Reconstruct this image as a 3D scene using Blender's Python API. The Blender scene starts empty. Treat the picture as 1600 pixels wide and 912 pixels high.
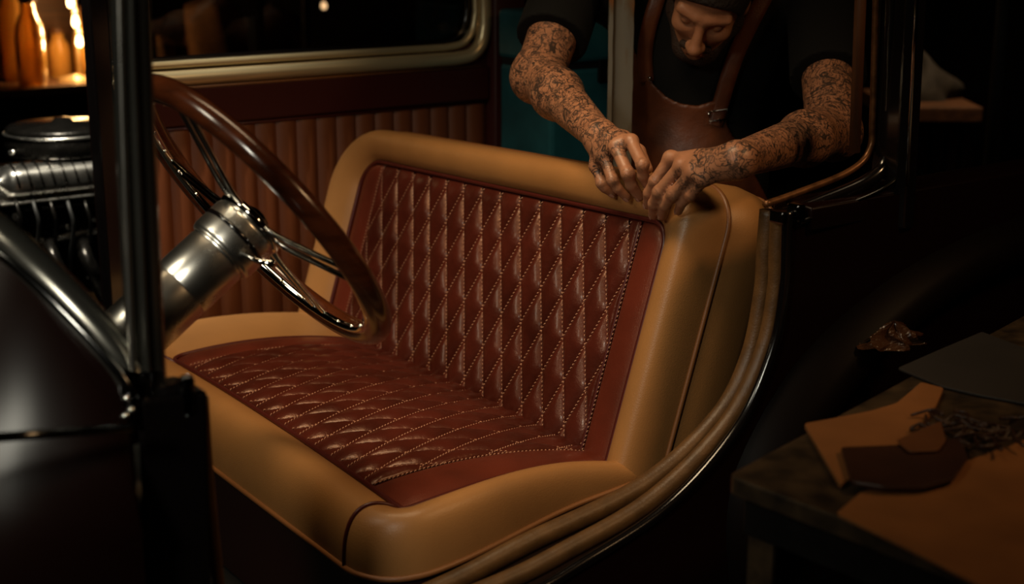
import bpy, math, random
import numpy as np
from mathutils import Vector, Matrix
random.seed(7); rng = np.random.default_rng(7)
sc = bpy.context.scene
col = sc.collection
# ------------------------------------------------------------------ camera
F = 2300.0; YAW = math.radians(34.5); PITCH = math.radians(14.8)
CAM = np.array([0.0, 0.0, 1.5])
cd = bpy.data.cameras.new('camera'); cam = bpy.data.objects.new('camera', cd); col.objects.link(cam)
cd.sensor_width = 36; cd.lens = F / 1600 * 36; cd.clip_start = .02
cam.location = CAM; cam.rotation_euler = (math.pi / 2 - PITCH, 0, -YAW)
cd.dof.use_dof = True; cd.dof.focus_distance = 2.75; cd.dof.aperture_fstop = 2.8
sc.camera = cam
# ------------------------------------------------------------------ world, lights, exposure
w = bpy.data.worlds.new('world'); sc.world = w; w.use_nodes = True
w.node_tree.nodes['Background'].inputs[0].default_value = (1.0, .62, .35, 1)
w.node_tree.nodes['Background'].inputs[1].default_value = .0012
sc.view_settings.view_transform = 'Standard'; sc.view_settings.look = 'None'
sc.view_settings.gamma = 1; sc.view_settings.use_curve_mapping = False
sc.view_settings.exposure = 0.0
def area(name, loc, target, size, power, color, size_y=None, spread=180):
    l = bpy.data.lights.new(name, 'AREA'); l.energy = power; l.color = color
    l.shape = 'RECTANGLE' if size_y else 'DISK'; l.size = size
    if size_y: l.size_y = size_y
    l.spread = math.radians(spread)
    o = bpy.data.objects.new(name, l); col.objects.link(o); o.location = loc
    o.rotation_euler = (Vector(target) - Vector(loc)).to_track_quat('-Z', 'Y').to_euler()
    return o
area('workshop_ceiling_lamp', (1.02, 2.15, 2.20), (1.50, 2.42, .7), 1.0, 4.6, (1, .74, .44), size_y=.28, spread=78)
area('workshop_wall_lamp', (-.7, 2.2, 2.35), (1.1, 2.2, .5), .5, .9, (1, .90, .68), spread=46)
area('side_fill_light', (-1.3, .5, 2.3), (1.05, 2.1, .6), .5, 2.3, (1, .95, .78), spread=46)  # added fill, no fixture: streaks on the windscreen post, light on the cushion front
area('bench_lamp', (2.3, .3, 2.5), (1.75, 1.72, .75), .35, 2.0, (1, .60, .28), spread=80)
area('engine_fill_light', (.85, 3.42, 2.5), (1.2, 3.74, .95), .35, 8.5, (1, .92, .74), spread=48)  # light put in to brighten the engine and door moulding, no lamp stands there
area('corner_fill_light', (4.2, 3.2, 2.9), (4.7, 3.4, .9), .4, 5, (1, .66, .36), spread=70)  # extra light added to lift the dark bench in the right background
# ------------------------------------------------------------------ geometry helpers
FH = np.array([math.sin(YAW), math.cos(YAW), 0]); RT = np.array([math.cos(YAW), -math.sin(YAW), 0])
FW = FH * math.cos(PITCH) + np.array([0, 0, -math.sin(PITCH)]); UP = np.cross(RT, FW)
def W(x, y, zc): return CAM + (FW + RT * ((x - 800) / F) - UP * ((y - 456) / F)) * zc
def ray(x, y): return FW + RT * ((x - 800) / F) - UP * ((y - 456) / F)
def onx(x, y, v): d = ray(x, y); return CAM + d * ((v - CAM[0]) / d[0])
def ony(x, y, v): d = ray(x, y); return CAM + d * ((v - CAM[1]) / d[1])
def onz(x, y, v): d = ray(x, y); return CAM + d * ((v - CAM[2]) / d[2])
def V(*a): return np.array(a, float)
def unit(v): v = np.asarray(v, float); return v / np.linalg.norm(v)

def mesh(name, verts, faces, mat=None, parent=None, smooth=True, bevel=0):
    me = bpy.data.meshes.new(name)
    me.from_pydata([tuple(map(float, v)) for v in verts], [], [tuple(map(int, f)) for f in faces])
    if smooth: me.polygons.foreach_set('use_smooth', [True] * len(me.polygons))
    me.update()
    if mat: me.materials.append(mat)
    o = bpy.data.objects.new(name, me); col.objects.link(o)
    if parent: o.parent = parent
    if bevel:
        m = o.modifiers.new('bevel', 'BEVEL'); m.width = bevel; m.segments = 2; m.limit_method = 'ANGLE'
    return o
class MB:
    def __init__(s): s.v = []; s.f = []
    def add(s, v, f):
        n = len(s.v); s.v += [tuple(p) for p in v]; s.f += [tuple(i + n for i in q) for q in f]; return s
    def build(s, name, mat, parent=None, smooth=True, bevel=0): return mesh(name, s.v, s.f, mat, parent, smooth, bevel)
def grid(P, closeu=False, closev=False, flip=False):
    nu, nv = P.shape[:2]; f = []
    for i in range(nu if closeu else nu - 1):
        for j in range(nv if closev else nv - 1):
            a = i * nv + j; b = ((i + 1) % nu) * nv + j
            c = ((i + 1) % nu) * nv + (j + 1) % nv; d = i * nv + (j + 1) % nv
            f.append((a, d, c, b) if flip else (a, b, c, d))
    return P.reshape(-1, 3), f
def spline(pts, n=40, closed=False):
    p = np.array(pts, float); m = len(p)
    if closed: ext = np.vstack([p[-1], p, p[0], p[1]]); segs = m
    else: ext = np.vstack([2 * p[0] - p[1], p, 2 * p[-1] - p[-2]]); segs = m - 1
    out = []
    for k in range(n + (0 if closed else 1)):
        s = k / n * segs; i = min(int(s), segs - 1); t = s - i
        a, b, c, d = ext[i], ext[i + 1], ext[i + 2], ext[i + 3]
        out.append(.5 * (2 * b + (c - a) * t + (2 * a - 5 * b + 4 * c - d) * t * t + (3 * b - a - 3 * c + d) * t ** 3))
    return np.array(out)
def frames(p, closed=False, up=None):
    n = len(p); t = np.zeros_like(p)
    for i in range(n):
        a = p[(i - 1) % n] if (closed or i) else p[i]; b = p[(i + 1) % n] if (closed or i < n - 1) else p[i]
        t[i] = unit(b - a)
    fr = []
    nrm = V(0, 0, 1) if up is None else np.asarray(up, float)
    if up is None and abs(t[0] @ nrm) > .9: nrm = V(1, 0, 0)
    for i in range(n):
        x = (np.asarray(up, float) if up is not None else nrm); x = unit(x - t[i] * (x @ t[i])); nrm = x
        fr.append((x, np.cross(t[i], x)))
    return fr
def tube(p, r, seg=8, closed=False, up=None):
    p = np.asarray(p, float); n = len(p); fr = frames(p, closed, up)
    rr = np.full(n, r) if np.isscalar(r) else np.asarray(r, float)
    a = np.linspace(0, 2 * math.pi, seg, endpoint=False)
    P = np.array([[p[i] + rr[i] * (math.cos(q) * fr[i][0] + math.sin(q) * fr[i][1]) for q in a] for i in range(n)])
    v, f = grid(P, closed, True)
    if not closed:
        f.append(tuple(range(seg))[::1]); f.append(tuple(reversed([(n - 1) * seg + k for k in range(seg)])))
    return v, f
def sweep(p, sec, up, closed_sec=True, caps=True):
    """sec: (a along up-normal, b along side)"""
    p = np.asarray(p, float); fr = frames(p, False, up)
    P = np.array([[p[i] + s[0] * fr[i][0] + s[1] * fr[i][1] for s in sec] for i in range(len(p))])
    v, f = grid(P, False, closed_sec)
    if caps and closed_sec:
        m = len(sec); f.append(tuple(range(m))); f.append(tuple(reversed([(len(p) - 1) * m + k for k in range(m)])))
    return v, f
def lathe(prof, c, axis, seg=24, caps=True):
    """prof: (radius, height) along the axis from c"""
    ax = unit(axis); x = unit(np.cross(ax, V(0, 0, 1) if abs(ax[2]) < .9 else V(1, 0, 0))); y = np.cross(ax, x)
    c = np.asarray(c, float); a = np.linspace(0, 2 * math.pi, seg, endpoint=False)
    P = np.array([[c + ax * h + r * (math.cos(q) * x + math.sin(q) * y) for q in a] for r, h in prof])
    v, f = grid(P, False, True)
    if caps:
        n = len(prof); f.append(tuple(reversed(range(seg)))); f.append(tuple((n - 1) * seg + k for k in range(seg)))
    return v, f
def box(c, s, ax=None):
    c = np.asarray(c, float); ax = np.eye(3) if ax is None else np.asarray(ax, float)
    v = [c + ax[0] * (i * s[0] / 2) + ax[1] * (j * s[1] / 2) + ax[2] * (k * s[2] / 2) for i in (-1, 1) for j in (-1, 1) for k in (-1, 1)]
    return v, [(0, 1, 3, 2), (4, 6, 7, 5), (0, 4, 5, 1), (2, 3, 7, 6), (0, 2, 6, 4), (1, 5, 7, 3)]
def rotz(a): c, s = math.cos(a), math.sin(a); return np.array([[c, s, 0], [-s, c, 0], [0, 0, 1.]])
def prism(poly, h, up=(0, 0, 1)):
    """extrude a closed 3d outline by h along up"""
    p = np.asarray(poly, float); n = len(p); u = np.asarray(up, float) * h
    f = [tuple(range(n - 1, -1, -1)), tuple(range(n, 2 * n))] + [(i, (i + 1) % n, n + (i + 1) % n, n + i) for i in range(n)]
    return list(p) + list(p + u), f
def tag(o, label, cat, group=None, kind=None):
    if label: o['label'] = label
    if cat: o['category'] = cat
    if group: o['group'] = group
    if kind: o['kind'] = kind
    return o
def thing(name, label, cat, loc=(0, 0, 0), group=None):
    o = bpy.data.objects.new(name, None); col.objects.link(o); o.empty_display_size = .05
    return tag(o, label, cat, group)
def structure(o): o['kind'] = 'structure'; return o
# ------------------------------------------------------------------ materials
MATS = {}
def mat(name, color, rough=.5, metal=0, noise=0, nscale=8, color2=None, bump=0, bscale=300, coat=0, spec=.5, rnoise=0, emit=0, stretch=None, bump2=0, b2scale=30):
    if name in MATS: return MATS[name]
    m = bpy.data.materials.new(name); m.use_nodes = True; MATS[name] = m
    nt = m.node_tree; N = nt.nodes; L = nt.links; b = N['Principled BSDF']
    b.inputs['Base Color'].default_value = (*color, 1); b.inputs['Roughness'].default_value = rough
    b.inputs['Metallic'].default_value = metal; b.inputs['Coat Weight'].default_value = coat
    b.inputs['Coat Roughness'].default_value = .12
    b.inputs['Specular IOR Level'].default_value = spec
    tc = N.new('ShaderNodeTexCoord'); vec = tc.outputs['Object']
    if stretch:
        mp = N.new('ShaderNodeMapping'); mp.inputs['Scale'].default_value = stretch; L.new(vec, mp.inputs[0]); vec = mp.outputs[0]
    if noise or rnoise:
        t = N.new('ShaderNodeTexNoise'); t.inputs['Scale'].default_value = nscale; t.inputs['Detail'].default_value = 6; L.new(vec, t.inputs[0])
        cr = N.new('ShaderNodeValToRGB'); cr.color_ramp.elements[0].position = .35; cr.color_ramp.elements[1].position = .68
        c2 = color2 or tuple(x * (1 - noise) for x in color)
        cr.color_ramp.elements[0].color = (*color, 1); cr.color_ramp.elements[1].color = (*c2, 1)
        L.new(t.outputs[0], cr.inputs[0])
        if noise: L.new(cr.outputs[0], b.inputs['Base Color'])
        if rnoise:
            mr = N.new('ShaderNodeMapRange'); mr.inputs[3].default_value = max(0, rough - rnoise); mr.inputs[4].default_value = min(1, rough + rnoise)
            L.new(t.outputs[0], mr.inputs[0]); L.new(mr.outputs[0], b.inputs['Roughness'])
    last = None
    if bump:
        t = N.new('ShaderNodeTexVoronoi'); t.inputs['Scale'].default_value = bscale; L.new(vec, t.inputs[0])
        bp = N.new('ShaderNodeBump'); bp.inputs['Strength'].default_value = bump; bp.inputs['Distance'].default_value = .001
        L.new(t.outputs[0], bp.inputs['Height']); last = bp
    if bump2:
        t = N.new('ShaderNodeTexNoise'); t.inputs['Scale'].default_value = b2scale; t.inputs['Detail'].default_value = 4; L.new(vec, t.inputs[0])
        bp = N.new('ShaderNodeBump'); bp.inputs['Strength'].default_value = bump2; bp.inputs['Distance'].default_value = .004
        L.new(t.outputs[0], bp.inputs['Height'])
        if last: L.new(last.outputs[0], bp.inputs['Normal'])
        last = bp
    if last: L.new(last.outputs[0], b.inputs['Normal'])
    if emit:
        b.inputs['Emission Color'].default_value = (*color, 1); b.inputs['Emission Strength'].default_value = emit
    return m
def glass(name, tint, rough=.02, trans=.92):
    m = bpy.data.materials.new(name); m.use_nodes = True; nt = m.node_tree; N = nt.nodes; L = nt.links
    for n in list(N): N.remove(n)
    out = N.new('ShaderNodeOutputMaterial'); mx = N.new('ShaderNodeMixShader'); tr = N.new('ShaderNodeBsdfTransparent'); gl = N.new('ShaderNodeBsdfGlossy')
    fr = N.new('ShaderNodeFresnel'); fr.inputs[0].default_value = 1.5; tr.inputs[0].default_value = (*tint, 1); gl.inputs['Roughness'].default_value = rough
    L.new(fr.outputs[0], mx.inputs[0]); L.new(tr.outputs[0], mx.inputs[1]); L.new(gl.outputs[0], mx.inputs[2]); L.new(mx.outputs[0], out.inputs[0])
    return m
M_TAN = mat('tan_leather', (.38, .175, .056), .40, noise=.16, nscale=7, bump=.18, bscale=420, bump2=.10, b2scale=14, rnoise=.06)
M_TANPIPE = mat('tan_piping_leather', (.22, .085, .026), .42, bump=.1, bscale=500)
M_MAROON = mat('maroon_leather', (.125, .022, .011), .38, noise=.35, nscale=9, bump=.18, bscale=420, bump2=.15, b2scale=40, rnoise=.08, coat=.12)
M_QUILT = mat('quilted_maroon_leather', (.085, .0155, .009), .33, noise=.4, nscale=11, bump=.16, bscale=420, bump2=.45, b2scale=45, rnoise=.07, coat=.10, spec=.42)
M_PIPE = mat('dark_maroon_piping', (.07, .010, .007), .35)
M_THREAD = mat('pale_thread', (.46, .22, .13), .7)
M_DKRED = mat('dark_red_leather', (.048, .006, .0045), .45, bump=.12, bscale=400)
M_PLEAT = mat('rust_leather', (.16, .043, .012), .48, noise=.2, nscale=6, bump=.15, bscale=400)
M_GOLD = mat('gold_painted_metal', (.76, .63, .38), .30, metal=.6, rnoise=.05, nscale=20)
M_CHROME = mat('chrome', (.74, .72, .68), .08, metal=1, rnoise=.04, nscale=12)
M_COLUMN = mat('brushed_chrome', (.74, .71, .65), .28, metal=1, rnoise=.05, nscale=12)
M_BLACKCHROME = mat('black_chrome', (.16, .16, .16), .13, metal=1)
M_BLACK = mat('black_lacquer', (.004, .003, .003), .16, coat=.6, rnoise=.05)
M_BODY = mat('black_cherry_lacquer', (.006, .0018, .0012), .26, spec=.15)
M_POST = mat('dark_nickel', (.17, .165, .145), .22, metal=.9, rnoise=.05, nscale=9)
M_WOOD = mat('varnished_wood', (.085, .020, .006), .22, noise=.5, nscale=5, stretch=(3, 3, 14), coat=.6)
M_WINDLACE = mat('windlace_leather', (.125, .058, .017), .45, noise=.4, nscale=25, bump=.2, bscale=300, bump2=.2, b2scale=60)
M_IRON = mat('dark_iron', (.03, .027, .024), .4, metal=.7, noise=.5, nscale=30, rnoise=.15)
M_RUBBER = mat('black_rubber', (.006, .006, .006), .6)
for m_ in (M_QUILT, M_MAROON): m_.node_tree.nodes['Principled BSDF'].inputs['Specular Tint'].default_value = (1, .62, .45, 1)
# ------------------------------------------------------------------ the setting: workshop shell
mw = mat('dark_plaster', (.020, .014, .010), .9, noise=.6, nscale=2, bump2=.4, b2scale=9)  # dark, unevenly mottled plaster
mf = mat('dark_concrete', (.018, .014, .011), .6, noise=.5, nscale=3, bump2=.2, b2scale=20)
structure(mesh('floor', *box((2.0, 2.5, -.05), (10, 11, .1)), mf, smooth=False))
structure(mesh('wall_back', *box((2.0, 7.05, 1.6), (10, .1, 3.3)), mw, smooth=False))
structure(mesh('wall_right', *box((7.05, 2.5, 1.6), (.1, 9.2, 3.3)), mw, smooth=False))
structure(mesh('wall_left', *box((-3.05, 2.5, 1.6), (.1, 9.2, 3.3)), mw, smooth=False))
structure(mesh('wall_front', *box((2.0, -2.05, 1.6), (10, .1, 3.3)), mw, smooth=False))
structure(mesh('ceiling', *box((2.0, 2.5, 3.3), (10.2, 9.2, .1)), mw, smooth=False))
#@@CAR
# ------------------------------------------------------------------ the car
car = thing('vintage_car', 'open black vintage car body with red interior around the tan bench seat', 'car')
def part(name, vf, m, parent=None, smooth=True, bevel=0): return mesh(name, vf[0], vf[1], m, parent or car, smooth, bevel)
YD = 3.42
# floor pan and rear deck
part('floor_pan', box((1.85, 2.58, .19), (2.5, 1.62, .04)), M_RUBBER, smooth=False)
part('rear_deck', box((2.62, 2.58, .27), (1.1, 1.60, .10)), M_RUBBER, smooth=False)
# far door: lining, pleats, mouldings
XD0, XD1 = 1.20, 2.27
lin = part('door_lining', box(((XD0 + XD1) / 2, YD + .025, .64), (XD1 - XD0, .05, .98)), M_DKRED, smooth=False, bevel=.004)
def zat(px, py, Y=YD): return ony(px, py, Y)[2]
zp = zat(500, 182); zm = zat(500, 118)
npl = 18; pw = (XD1 - XD0 - .03) / npl
def pleat_mesh():
    u = np.linspace(0, 1, 7); z = [.28, .30, zp - .012, zp]
    P = np.array([[[(a - .5) * pw, -.011 * math.sin(math.pi * a) ** .55 * (0.25 if k in (0, 3) else 1) - .001, z[k]] for a in u] for k in range(4)])
    return grid(P)
first = None
for i in range(npl):
    x = XD0 + .015 + (i + .5) * pw
    if first is None:
        v, f = pleat_mesh(); first = mesh('pleat', v, f, M_PLEAT, lin)
        o = first
    else:
        o = first.copy(); col.objects.link(o); o.parent = lin
    o.location = (x, YD, 0)
up_ = mesh('upper_lining_panel', *box(((XD0 + XD1) / 2, YD - .006, (zp + zm) / 2 + .002), (XD1 - XD0 - .01, .022, zm - zp - .012)), M_DKRED, lin, False, .006)
mesh('lining_bead', *tube([(XD0, YD - .016, zm - .004), (XD1 - .02, YD - .016, zm - .004)], .0035), M_TANPIPE, lin)
mesh('lining_seam', *tube([(XD0, YD - .008, zp + .002), (XD1 - .01, YD - .008, zp + .002)], .003), M_PIPE, lin)
# garnish moulding round the window: thick roll, groove, thin ridge
xw = XD1 - .045
def garnish(name, off, sec_r, ydep, zoff, m):
    z0 = zm + zoff
    p = [(XD0 - .02, ydep, z0), (1.6, ydep, z0), (xw - .10 + off, ydep, z0), (xw - .045 + off, ydep, z0 + .008), (xw - .012 + off, ydep, z0 + .040), (xw + off, ydep, z0 + .09), (xw + .0 + off, ydep, z0 + .25), (xw - .01 + off, ydep, z0 + .6)]
    P = np.vstack([np.linspace(p[0], p[2], 20)[:-1], spline(p[2:6], 14)[:-1], np.linspace(p[5], p[7], 8)])
    return part(name, tube(P, sec_r, 14, up=(0, 1, 0)), m)
g1 = garnish('window_moulding', .028, .0195, YD - .010, .020, M_GOLD)
g2 = garnish('window_ridge', .0, .0095, YD - .008, .0525, M_GOLD)
g3 = garnish('window_channel', -.014, .007, YD + .012, .064, M_BLACK)
part('window_glass', box(((XD0 + xw) / 2, YD + .02, zm + .36), (xw - XD0 + .02, .004, .62)), glass('window_glass', (.80, .80, .78)), smooth=False)
# post behind the far door, and the rear side lining and quarter window
part('centre_post', sweep([(XD1 + .055, YD + .01, .2), (XD1 + .055, YD + .01, 1.75)], [(-.05, -.04), (.05, -.04), (.062, .0), (.05, .03), (-.05, .03), (-.062, 0)], (1, 0, 0)), M_DKRED, bevel=.006)
part('rear_side_lining', box((2.80, YD + .03, .66), (1.0, .05, .94)), M_DKRED, smooth=False, bevel=.006)
zq = zat(825, 88)
q = [(2.335, YD - .01, zq + .55), (2.335, YD - .01, zq + .12), (2.345, YD - .01, zq + .055), (2.375, YD - .01, zq + .03), (2.45, YD - .01, zq + .026), (3.1, YD - .01, zq + .026)]
part('quarter_window_frame', tube(spline(q, 40), .007, 8, up=(0, 1, 0)), M_CHROME)
part('quarter_moulding', tube([(2.325, YD - .012, zq), (3.1, YD - .012, zq)], .014, 12, up=(0, 1, 0)), M_GOLD)
part('quarter_bead', tube([(2.325, YD - .012, zq - .022), (3.1, YD - .012, zq - .022)], .004, 8, up=(0, 1, 0)), M_TANPIPE)
part('quarter_glass', box((2.72, YD + .02, zq + .32), (.76, .004, .60)), glass('quarter_glass', (.8, .8, .8)), smooth=False)
part('far_front_post', sweep([(XD0 - .028, YD, .2), (XD0 - .028, YD, 1.75)], [(-.024, -.03), (.024, -.03), (.024, .03), (-.024, .03)], (1, 0, 0)), M_BLACK, smooth=False, bevel=.006)
part('far_outer_skin', box((2.2, YD + .09, .62), (2.06, .03, 1.0)), M_BODY, smooth=False, bevel=.01)
# near door opening: windlace rolls and lacquered edge following the jamb curve
jin = [ony(*p, 1.81) for p in [(1198, 318), (1193, 380), (1188, 450), (1166, 552), (1116, 645), (1000, 750), (820, 838), (690, 905)]]
jin = jin + [V(.85, 1.81, jin[-1][2] - .03), V(.66, 1.81, jin[-1][2] - .04)]
jo = [ony(*p, 1.765) for p in [(1218, 330), (1215, 390), (1212, 455), (1192, 550), (1136, 662), (1020, 779), (880, 862), (760, 920)]]
jo = jo + [V(.85, 1.765, jo[-1][2] - .02), V(.66, 1.765, jo[-1][2] - .03)]
je = [ony(*p, 1.725) for p in [(1230, 330), (1228, 390), (1224, 460), (1206, 550), (1152, 670), (1045, 790), (910, 880), (800, 940)]]
je = je + [V(.85, 1.725, je[-1][2] - .02), V(.66, 1.725, je[-1][2] - .03)]
jin = [p - V(-.006, 0, .012) for p in jin]
jin, jo, je = spline(jin, 70), spline(jo, 70), spline(je, 70)
part('inner_windlace', tube(jin, .017, 12, up=(0, 1, 0)), M_WINDLACE)
part('outer_windlace', tube(jo, .016, 12, up=(0, 1, 0)), M_WINDLACE)
part('jamb_edge', tube(je, .010, 12, up=(0, 1, 0)), M_BLACK)
jw = np.stack([jin + V(.02, .03, -.03), jin + V(.006, 0, -.008), (jin + jo) / 2 + V(.012, 0, -.018), jo + V(.004, 0, -.008), (jo + je) / 2 + V(.01, 0, -.015), je], 1)
part('jamb_web', grid(jw), mat('jamb_web', (.02, .008, .004), .5))
# outer quarter panel skin from the jamb to the tail
n = len(je); tgt = []
for i in range(n):
    s = i / (n - 1)
    if s < .45: tgt.append((3.25, 1.03 - .83 * (s / .45)))
    else: tgt.append((3.25 - 2.6 * (s - .45) / .55, .2))
K = np.linspace(0, 1, 9)
P = np.array([[V(je[i][0] * (1 - k) + tgt[i][0] * k, 1.725 - .035 * math.sin(math.pi * min(1, k * 1.2)), je[i][2] * (1 - k) + tgt[i][1] * k) for k in K] for i in range(n)])
part('quarter_panel', grid(P), M_BODY)
# belt rail and rear window post on the near side
b0 = ony(1212, 326, 1.745); b1 = ony(1362, 268, 1.745)
zb = b1[2]
belt = [(b0[0], 1.745, b0[2]), (b0[0] + .08, 1.745, b0[2] + .012), (b1[0] - .03, 1.745, zb - .004), (b1[0] + .02, 1.745, zb + .03), (b1[0] + .022, 1.745, zb + .10), (b1[0] + .010, 1.745, zb + .35), (b1[0] + .0, 1.745, zb + .75)]
bs = spline(belt, 60)
part('belt_trim', tube(bs + V(-.004, .022, .004), .0062, 10, up=(0, 1, 0)), mat('copper_trim', (.24, .10, .035), .36, metal=.6, noise=.6, nscale=60))
part('belt_rail', tube(bs + V(.015, 0, -.014), .013, 10, up=(0, 1, 0)), M_BLACK)
part('belt_bead', tube(bs + V(.028, -.03, -.022), .0045, 8, up=(0, 1, 0)), M_BLACKCHROME)
part('rear_window_post', sweep([(b1[0] + .050, 1.74, zb - .1), (b1[0] + .042, 1.74, zb + .3), (b1[0] + .027, 1.74, zb + .8)], [(-.022, -.03), (-.012, -.045), (.012, -.045), (.022, -.03), (.022, .03), (-.022, .03)], (1, 0, 0)), M_BLACK, smooth=False, bevel=.004)
part('post_edge_strip', tube([(b1[0] + .032, 1.692, zb - .02), (b1[0] + .025, 1.692, zb + .3), (b1[0] + .010, 1.692, zb + .8)], .004, 8), M_CHROME)
part('post_inner_trim', tube([(b1[0] - .008, 1.78, zb + .03), (b1[0] - .016, 1.78, zb + .3), (b1[0] - .03, 1.78, zb + .8)], .010, 8), mat('brown_post_leather', (.09, .032, .010), .5, noise=.3))
part('belt_shoulder', sweep([(b0[0] + .05, 1.76, zb - .05), (3.2, 1.76, zb - .035)], [(-.03, -.05), (.012, -.04), (.016, 0), (.012, .05), (-.03, .05)], (0, 0, 1)), M_BODY, bevel=.005)
# door latch plate at the top of the jamb, rivets
lt = ony(1222, 338, 1.735)
part('latch_plate', box(lt + V(0, 0, 0), (.030, .035, .022)), M_BLACKCHROME, smooth=False, bevel=.004)
part('latch_cap', box(lt + V(.022, -.01, .006), (.018, .03, .03)), M_BLACKCHROME, smooth=False, bevel=.004)
# rear fender arch
fc = V(2.42, 1.66, .38); th = np.linspace(math.radians(200), math.radians(60), 40)
P = np.array([[V(fc[0] + (.74 + a) * math.cos(t), y, fc[2] + (.49 + a) * math.sin(t)) for a, y in ((-.03, 1.72), (-.02, 1.665), (0, 1.645), (.02, 1.645), (.05, 1.66), (.08, 1.72))] for t in th])
part('rear_fender', grid(P), mat('dull_black_paint', (.003, .0015, .001), .45, spec=.05))
# near windscreen post with its foot, lower hinge post, scuttle
pp = [ony(200, -260, 1.71), ony(203, 0, 1.71), ony(213, 250, 1.71), ony(226, 520, 1.71), ony(232, 640, 1.71)]
sec = []
for a, b in ((-.021, -.010), (-.0185, -.019), (-.011, -.024), (-.006, -.019), (-.001, -.024), (.008, -.026), (.017, -.021), (.021, -.010), (.021, .012), (.013, .024), (-.013, .024), (-.021, .012)): sec.append((a, b))
post = part('windscreen_post', sweep(spline(pp, 30), sec, (1, 0, 0)), M_POST)
part('streak_bead', tube(spline([ony(x_, y_, 1.685) for x_, y_ in ((184, -260), (187, 0), (194, 250), (205, 520), (210, 600))], 24), .0042, 8), M_COLUMN)  # beads added along the post to stand in for its bright highlight streaks
part('streak_bead', tube(spline([ony(x_, y_, 1.683) for x_, y_ in ((203, -260), (206, 0), (215, 250), (228, 520), (233, 600))], 24), .0035, 8), M_POST)
foot = ony(208, 640, 1.70)
part('post_foot', lathe([(.004, -.045), (.014, -.04), (.019, -.02), (.021, 0), (.024, .03), (.026, .055)], foot, (.2, 0, 1), 16), M_BLACKCHROME)
for k, (bx_, by_) in enumerate(((198, 622), (205, 640), (196, 650))):
    part('foot_bolt', lathe([(.0, .006), (.0035, .0055), (.005, .003), (.005, -.004)], ony(bx_, by_, 1.672), (0, -1, .2), 10, False), M_CHROME)
fr_ = [ony(216, 640, 1.70), ony(205, 585, 1.705), ony(165, 530, 1.73), ony(110, 470, 1.77), ony(50, 412, 1.82), ony(-10, 362, 1.88), ony(-120, 290, 2.0), ony(-260, 210, 2.2)]
fr_ = spline(fr_, 50)
part('windscreen_base_frame', tube(fr_, np.linspace(.022, .026, 51), 14, up=(0, 1, .3)), M_POST)
part('windscreen_base_bead', tube(fr_ + V(-.012, -.028, -.012), .006, 8), M_BLACKCHROME)
# scuttle (cowl) below the windscreen frame
rows = []
for k, (dy, dz, dx) in enumerate(((-.0, -.01, -.0), (-.03, -.05, -.02), (-.06, -.12, -.03), (-.075, -.17, -.03), (-.066, -.185, -.03), (-.07, -.26, -.03), (-.07, -.6, -.03))):
    rr = []
    for i, p in enumerate(fr_):
        s = max(0, min(1, (p[1] - 1.70) / .5))
        rr.append(V(p[0] + dx - .25 * s * (k / 6), p[1] + dy - (p[1] - 1.70) * min(1, k / 5), p[2] + dz - (p[2] - .93) * min(1, k / 4)))
    rows.append(rr)
part('scuttle', grid(np.array(rows)), M_BODY)
part('scuttle_trim', tube([ony(-200, 700, 1.62), ony(0, 683, 1.62), ony(205, 668, 1.625)], .006, 8), M_BLACKCHROME)
hp = [ony(262, 600, 1.72), ony(264, 700, 1.72), ony(272, 912, 1.72), ony(290, 1200, 1.72)]
part('hinge_post', sweep(spline(hp, 20), [(-.055, -.035), (.022, -.035), (.034, -.02), (.034, .05), (-.055, .05)], (1, 0, 0)), M_BLACK, smooth=False, bevel=.006)
tp = [ony(316, 620, 1.735), ony(324, 740, 1.735), ony(338, 880, 1.735), ony(352, 1000, 1.735), ony(380, 1200, 1.735)]
part('hinge_post_windlace', tube(spline(tp, 24), .0085, 10), M_WINDLACE)
hg = ony(272, 615, 1.69)
part('door_hinge', box(hg, (.045, .03, .030)), M_BLACK, smooth=False, bevel=.008)
part('hinge_pin', lathe([(.008, -.025), (.010, -.02), (.010, .02), (.008, .025)], hg + V(.012, -.014, 0), (0, 0, 1), 12), M_BLACKCHROME)
# dashboard edge carrying the steering column
part('column_bracket', box((.50, 2.12, .62), (.10, .14, .16)), M_BLACK, smooth=False, bevel=.01)
part('toe_board', box((.46, 2.58, .42), (.04, 1.56, .46)), M_BLACK, smooth=False, bevel=.01)
#@@WHEEL
# ------------------------------------------------------------------ steering wheel and column
sw = thing('steering_wheel', 'wood-rimmed steering wheel with chrome spokes on a thick chrome column', 'steering wheel')
YS = 2.12
TH = math.radians(36)
HB = ony(392, 348, YS)
ax = V(math.cos(TH), 0, math.sin(TH)); e1 = V(0, 1, 0); e2 = V(-math.sin(TH), 0, math.cos(TH))
RW = .262
ang = np.linspace(0, 2 * math.pi, 96, endpoint=False)
def wp(a, r, h=0): return HB + ax * h + r * (math.cos(a) * e1 + math.sin(a) * e2)
mesh('rim', *tube([wp(a, RW, .02) for a in ang], .0195, 16, True, up=ax), M_WOOD, sw)
mesh('rim_inlay', *tube([wp(a, RW - .0165, .012) for a in ang], .0075, 10, True, up=ax), M_CHROME, sw)
rv = lathe([(0, .003), (.003, .0025), (.004, 0)], (0, 0, 0), (0, 0, 1), 8, False)
rvm = None
for a in np.linspace(0, 2 * math.pi, 28, endpoint=False):
    p = wp(a, RW - .0235, .011); d = -(math.cos(a) * e1 + math.sin(a) * e2)
    if rvm is None: o = mesh('rivet', *rv, M_CHROME, sw); rvm = o
    else: o = rvm.copy(); col.objects.link(o); o.parent = sw
    o.location = p; o.rotation_mode = 'QUATERNION'; o.rotation_quaternion = Vector(d).to_track_quat('Z', 'Y')
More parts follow.
